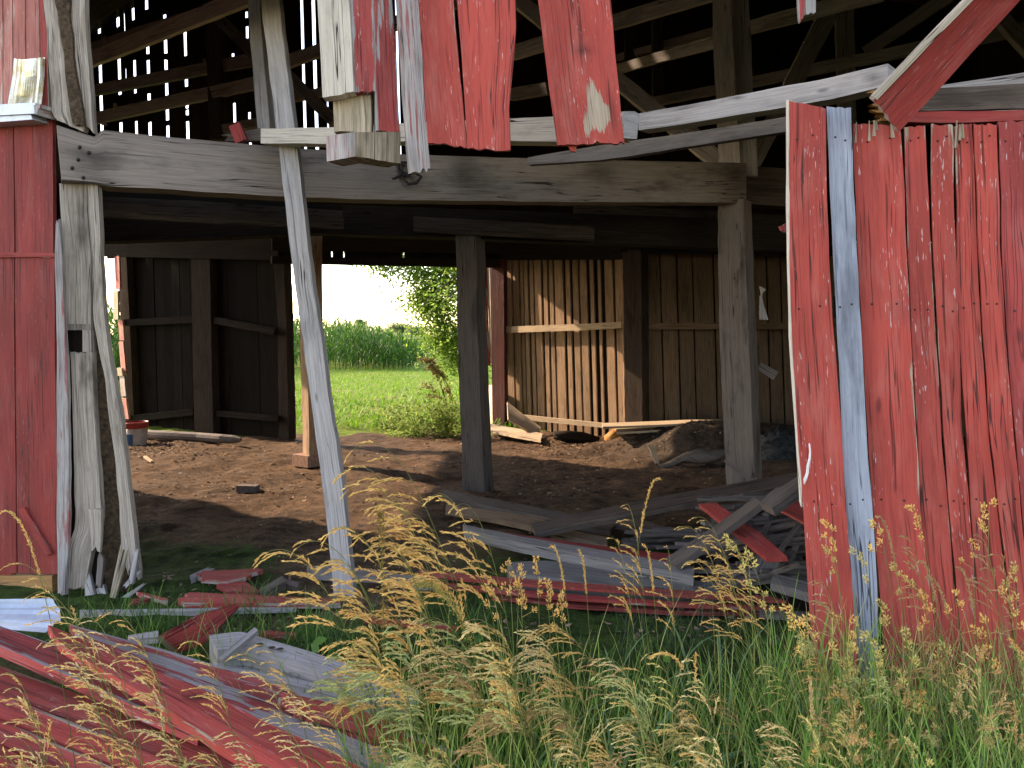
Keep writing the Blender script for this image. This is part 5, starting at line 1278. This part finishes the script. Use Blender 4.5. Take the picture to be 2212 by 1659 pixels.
field(600, (800, 2400), (1560, 2000), (.3, .6), (.003, .006), (.05, .3), (.1, .8), Y_A, Y_B)
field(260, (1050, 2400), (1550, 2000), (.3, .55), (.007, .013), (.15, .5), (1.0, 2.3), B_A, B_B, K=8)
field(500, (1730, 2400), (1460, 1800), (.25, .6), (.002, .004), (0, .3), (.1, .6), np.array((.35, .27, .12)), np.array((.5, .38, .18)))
# low turf under it and out to the sill line
def inyard(b): return b[:, 1] < 4.1 - .25 * b[:, 0] + .3 * rng.normal(0, 1, len(b))
field(9000, (620, 2400), (1390, 1800), (.06, .18), (.003, .006), (.1, .8), (.2, 1.4), np.array((.03, .085, .015)), np.array((.09, .20, .035)), keep=inyard, K=3)
field(5500, (120, 1100), (1285, 1540), (.05, .14), (.003, .006), (.1, .8), (.2, 1.4), np.array((.03, .085, .015)), np.array((.08, .18, .03)), keep=lambda b: rng.random(len(b)) < .8 * vnoise(b[:, 0] * 3, b[:, 1] * 3, 4), K=3)
field(260, (1330, 1700), (1330, 1480), (.15, .35), (.0015, .003), (.1, .6), (.3, 1.4), np.array((.05, .09, .05)), np.array((.16, .22, .14)))
for cx_, cy_, nn_ in ((520, 1345, 60), (690, 1400, 90), (640, 1420, 70), (740, 1430, 120), (335, 1365, 90), (560, 1310, 40), (1000, 1400, 80)):
    field(nn_, (cx_ - 35, cx_ + 35), (cy_ - 14, cy_ + 14), (.08, .26), (.003, .007), (.1, .7), (.3, 1.5), np.array((.03, .09, .02)), np.array((.10, .21, .05)), K=4)
field(220, (250, 760), (1400, 1660), (.15, .4), (.002, .005), (.1, .6), (.3, 1.3), G_A, G_B, K=4)
field(200, (120, 760), (1330, 1420), (.08, .25), (.002, .005), (.1, .7), (.3, 1.4), G_A, G_B, K=4)
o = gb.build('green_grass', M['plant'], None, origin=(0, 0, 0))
tag(o, 'green grass blades and low turf growing in front of the barn', 'grass', kind='stuff')

# sunny meadow behind the barn
gb = GB()
n_ = 26000
X = rng.uniform(-16, 4, n_); Y = 13.0 + 26 * rng.random(n_) ** 1.5
ok = (Y > np.where(X < -3.4, 12.3 - .573 * (X + 3.46), 13.2)) & ((X - CX * 0) / Y > -.62) & (X / Y < .10)
b = np.stack([X, Y, ground_z(X, Y)], -1)[ok]
n_ = len(b)
pv = vnoise(b[:, 0] * .6, b[:, 1] * .35, 21)[:, None]
c1 = np.array((.13, .36, .018)) * pv + np.array((.24, .46, .03)) * (1 - pv)
blades(gb, b, rng.uniform(0, 6.28, n_), rng.uniform(.06, .22, n_) * np.interp(b[:, 1], [14, 34], [1, .45]), rng.uniform(.012, .035, n_), rng.uniform(.2, .9, n_), rng.uniform(.2, 1.2, n_), c1 * .6, c1, K=3)
o = gb.build('meadow_grass', M['plant'], None, origin=(0, 0, 0))
tag(o, 'bright sunlit meadow grass between the barn and the corn', 'meadow grass', kind='stuff')

# corn
gb = GB()
cx0 = lambda Y: np.interp(Y, [20, 25, 35.4, 36, 61, 90], [-14.5, -13, -10.7, -4.7, -6.6, -6.5])
pl_ = []
for Yr in np.arange(24.5, 66, .55):
    e = cx0(Yr)
    for Xr in np.arange(e - (13 if Yr < 40 else 9), e, .26 if Yr < 45 else .4):
        if Xr / Yr < -.66: continue
        pl_.append((Xr + random.gauss(0, .05), Yr + random.gauss(0, .08)))
pl_ = np.array(pl_)
keep = rng.random(len(pl_)) < np.where((pl_[:, 0] > cx0(pl_[:, 1]) - 3.5), 1, .45)
pl_ = pl_[keep]
n_ = len(pl_); h = rng.uniform(1.9, 2.45, n_) * np.interp(pl_[:, 0] / pl_[:, 1], [-.30, -.22, -.13], [1.08, .96, .58])
base = np.concatenate([pl_, np.zeros((n_, 1))], 1)
blades(gb, base, rng.uniform(0, 6.28, n_), h, np.full(n_, .05), np.zeros(n_), np.full(n_, .05), np.array((.03, .08, .018)), np.array((.09, .18, .04)), K=3)
for lv in range(9):
    f = .12 + .86 * lv / 8
    bb = base + np.array([0, 0, 1.0]) * (h * f)[:, None]
    blades(gb, bb, rng.uniform(0, 6.28, n_), rng.uniform(.55, .85, n_) * (1 - .3 * f), rng.uniform(.06, .09, n_), rng.uniform(.25, .6, n_), rng.uniform(.9, 2.0, n_), np.array((.025, .085, .014)), np.array((.075, .20, .03)), K=4)
tp = base + np.array([0, 0, 1.0]) * (h * .98)[:, None]
for _ in range(2): blades(gb, tp, rng.uniform(0, 6.28, n_), rng.uniform(.2, .38, n_), np.full(n_, .03), rng.uniform(.0, .5, n_), np.full(n_, .4), np.array((.30, .36, .12)), np.array((.42, .44, .18)), K=2)
o = gb.build('corn_field', M['plant'], None, origin=(0, 0, 0))
tag(o, 'dense tall green corn crop beyond the meadow', 'corn field', kind='stuff')

# trees
def leaf_cloud(gb, pos, size, c0, c1, flat=.6):
    n = len(pos)
    nrm = rng.normal(0, 1, (n, 3)); nrm[:, 2] = np.abs(nrm[:, 2]) + flat; nrm /= np.linalg.norm(nrm, axis=1, keepdims=True)
    a = np.cross(nrm, rng.normal(0, 1, (n, 3))); a /= np.linalg.norm(a, axis=1, keepdims=True); b = np.cross(nrm, a)
    s = (size * rng.uniform(.6, 1.3, n))[:, None]
    V = np.stack([pos - a*s, pos - b*s*.5 + a*s*.1, pos + a*s, pos + b*s*.5 + a*s*.1], 1)
    Q = np.arange(n * 4).reshape(n, 4)
    t = rng.random((n, 1)); C = np.asarray(c0) * (1 - t) + np.asarray(c1) * t
    gb.add(V.reshape(-1, 3), None, Q, np.repeat(C, 4, 0))
def tree(name, base, h, rad, crown_z, nleaf, lsize, c0, c1, label, cat='tree', group=None, droop=0.0, nb=26, trunk=.18, clump=.5, mat='plant', extra=()):
    r = empty(name, base, label, cat, group)
    gt = GB()
    B = np.array(base, float)
    top = B + np.array([.1 * h * random.uniform(-1, 1), 0, h * .8])
    tube(gt, bezier(B, (B + top) / 2 + np.array([.05 * h, 0, 0]), top, 8), trunk, trunk * .25, (.10, .08, .06), (.12, .10, .08), 8)
    cen = []
    for k in range(nb):
        f = random.uniform(.2, .95); s0 = B + (top - B) * f
        a = random.uniform(0, 6.28); rr = rad * random.uniform(.45, 1.0) * math.sqrt(max(.1, 1 - (f - .45) ** 2 * 2.2))
        e = s0 + np.array([math.cos(a) * rr, math.sin(a) * rr, (crown_z[0] + (crown_z[1] - crown_z[0]) * random.random()) * 0 + random.uniform(.0, .35) * rad - droop * rr * random.uniform(.3, 1.2)])
        e[2] = min(max(e[2], B[2] + crown_z[0]), B[2] + crown_z[1])
        mid = (s0 + e) / 2 + np.array([0, 0, .22 * rr])
        bz = bezier(s0, mid, e, 8)
        tube(gt, bz, trunk * .28, trunk * .05, (.10, .08, .06), (.14, .12, .08), 5)
        cen.append(bz)
    gt.build('trunk', M['plant'], r, origin=base, smooth=True)
    per = nleaf // nb
    P_ = []
    for bz in cen:
        i = np.clip((rng.random(per) ** .6 * 7).astype(int), 0, 7)
        p = bz[i] + rng.normal(0, clump * rad * .28, (per, 3)) * np.array([1, 1, .8])
        p[:, 2] -= droop * np.abs(rng.normal(0, .35 * rad, per)) * (rng.random(per) < .45)
        P_.append(p)
    gl = GB(); P_ = np.concatenate(P_); P_ = P_[P_[:, 2] > B[2] + crown_z[0] * .8]
    for c_, r_, n_e in extra: P_ = np.concatenate([P_, np.array(c_) + rng.normal(0, r_ * .62, (n_e, 3))])
    leaf_cloud(gl, P_, lsize, c0, c1)
    gl.build('crown', M['leaf'], r, origin=(B[0], B[1], B[2] + crown_z[0]))
    return r
tree('shade_tree', (-0.1, 17.2, 0), 8.0, 3.1, (0.8, 8.5), 30000, .047, (.09, .21, .03), (.28, .42, .08), 'leafy green tree hanging over the meadow right of the doorway', droop=.55, nb=46, clump=.42, extra=[((-2.7,17.2,3.35),.4,1100),((-3.35,17.3,3.45),.28,420),((-1.3,17.4,3.6),.5,1800),((-1.5,17.2,3.0),.5,2600),((-1.65,17.1,2.3),.45,2600),((-1.5,17.0,1.6),.4,2200),((-2.2,17.3,3.1),.42,1500),((-2.9,17.3,3.25),.3,500),((-2.0,17.2,2.4),.35,900),((-1.2,17.0,1.1),.35,1300)])
# weeds at the doorway
def weed(name, base, h, n, label, c0, c1, ls=.04, spread=.35):
    r = empty(name, base, label, 'weed')
    gs, gl = GB(), GB()
    for k in range(9):
        a = random.uniform(0, 6.28); e = np.array(base) + np.array([math.cos(a) * spread * random.random(), math.sin(a) * spread * .6 * random.random(), h * random.uniform(.6, 1)])
        bz = bezier(base, (np.array(base) + e) / 2 + rng.normal(0, .03, 3), e, 8)
        tube(gs, bz, .006, .002, c0, c1)
        p = bz[rng.integers(1, 8, n // 9)] + rng.normal(0, .05 + .12 * spread, (n // 9, 3)); p[:, 2] = np.maximum(p[:, 2], base[2])
        leaf_cloud(gl, p, ls, c0, c1, .3)
    gs.build('stem', M['plant'], r, origin=base, smooth=True); gl.build('leaves', M['leaf'], r, origin=base)
    return r
for px, py, h, n, sp, lb in ((905, 938, .40, 1300, .9, 'low bushy green weed just outside the doorway, beside the centre post'), (960, 940, .55, 1400, .6, 'taller green weed half hidden behind the centre post'), (845, 925, .35, 700, .5, 'small low green weed at the edge of the meadow')):
    bs = Gz(px, py); bs[2] = on_ground(bs[0], bs[1])
    weed('weed', bs, h, n, lb, np.array((.11, .19, .04)), np.array((.28, .36, .10)), .03, sp)
bs = Gz(985, 925)
gs, gh = GB(), GB()
for k in range(9):
    cv = stalk_curve(970 + random.uniform(0, 30), (random.uniform(905, 975), random.uniform(770, 880)), 13.4, over=.1)
    tube(gs, cv, .008, .003, (.25, .2, .08), (.4, .3, .12)); tube(gh, cv[9:], .004, .003, (.4, .3, .12), (.4, .3, .12)); seeds(gh, cv[10:].repeat(5, 0) + rng.normal(0, .03, (60, 3)), rng.normal(0, 1, (60, 3)), .05, .03, np.array((.42, .32, .14)))
r = empty('dry_weed', bs, 'tall dry brown weed with bare stems standing outside the doorway', 'weed'); gs.build('stem', M['plant'], r, origin=bs); gh.build('seed_head', M['seed'], r, origin=bs)
# clovery plant by the bottom left timber
bs = Gz(680, 1455); weed('weed', bs, .10, 60, 'small broad-leaved weed growing against the squared timber', np.array((.05, .14, .03)), np.array((.12, .26, .06)), .035, .10)
for px, py, h, lb in ((1795, 1535, .16, 'low broad-leaved weed at the foot of the first right wall board'), (1405, 1600, .22, 'broad-leaved green weed low in the grass at the bottom centre'), (1000, 1480, .14, 'broad-leaved weed low in the grass left of the lumpy heads'), (1930, 1600, .24, 'broad-leaved green weed low in the grass below the blue-grey board')):
    weed('weed', Gz(px, py), h, 160, lb, np.array((.05, .15, .03)), np.array((.16, .32, .07)), .03, .16)
# far trees
for px, py, Y, h, rad, nl, lb in ((780, 690, 210, 7.4, 2.0, 2200, 'lone tree standing far away above the corn'), (862, 706, 260, 4.9, 6.0, 3600, 'rounded blue-green tree far behind the end of the corn'), (905, 706, 240, 4.4, 5.0, 2600, 'far tree half hidden by the near tree, right of the rounded one'), (738, 700, 230, 4.6, 3.0, 2000, 'low tree far behind the corn left of the lone tree'), (625, 700, 250, 6.0, 4.0, 1500, 'far low tree seen just beside the dark wall panel')):
    b_ = np.array([(px - CX) * Y / FPX, Y, 0])
    tree('distant_tree', b_, h, rad, (.8, h), nl, .34, (.09, .15, .06), (.16, .23, .10), lb, group='trees on the horizon', nb=20, clump=.6, trunk=.3)
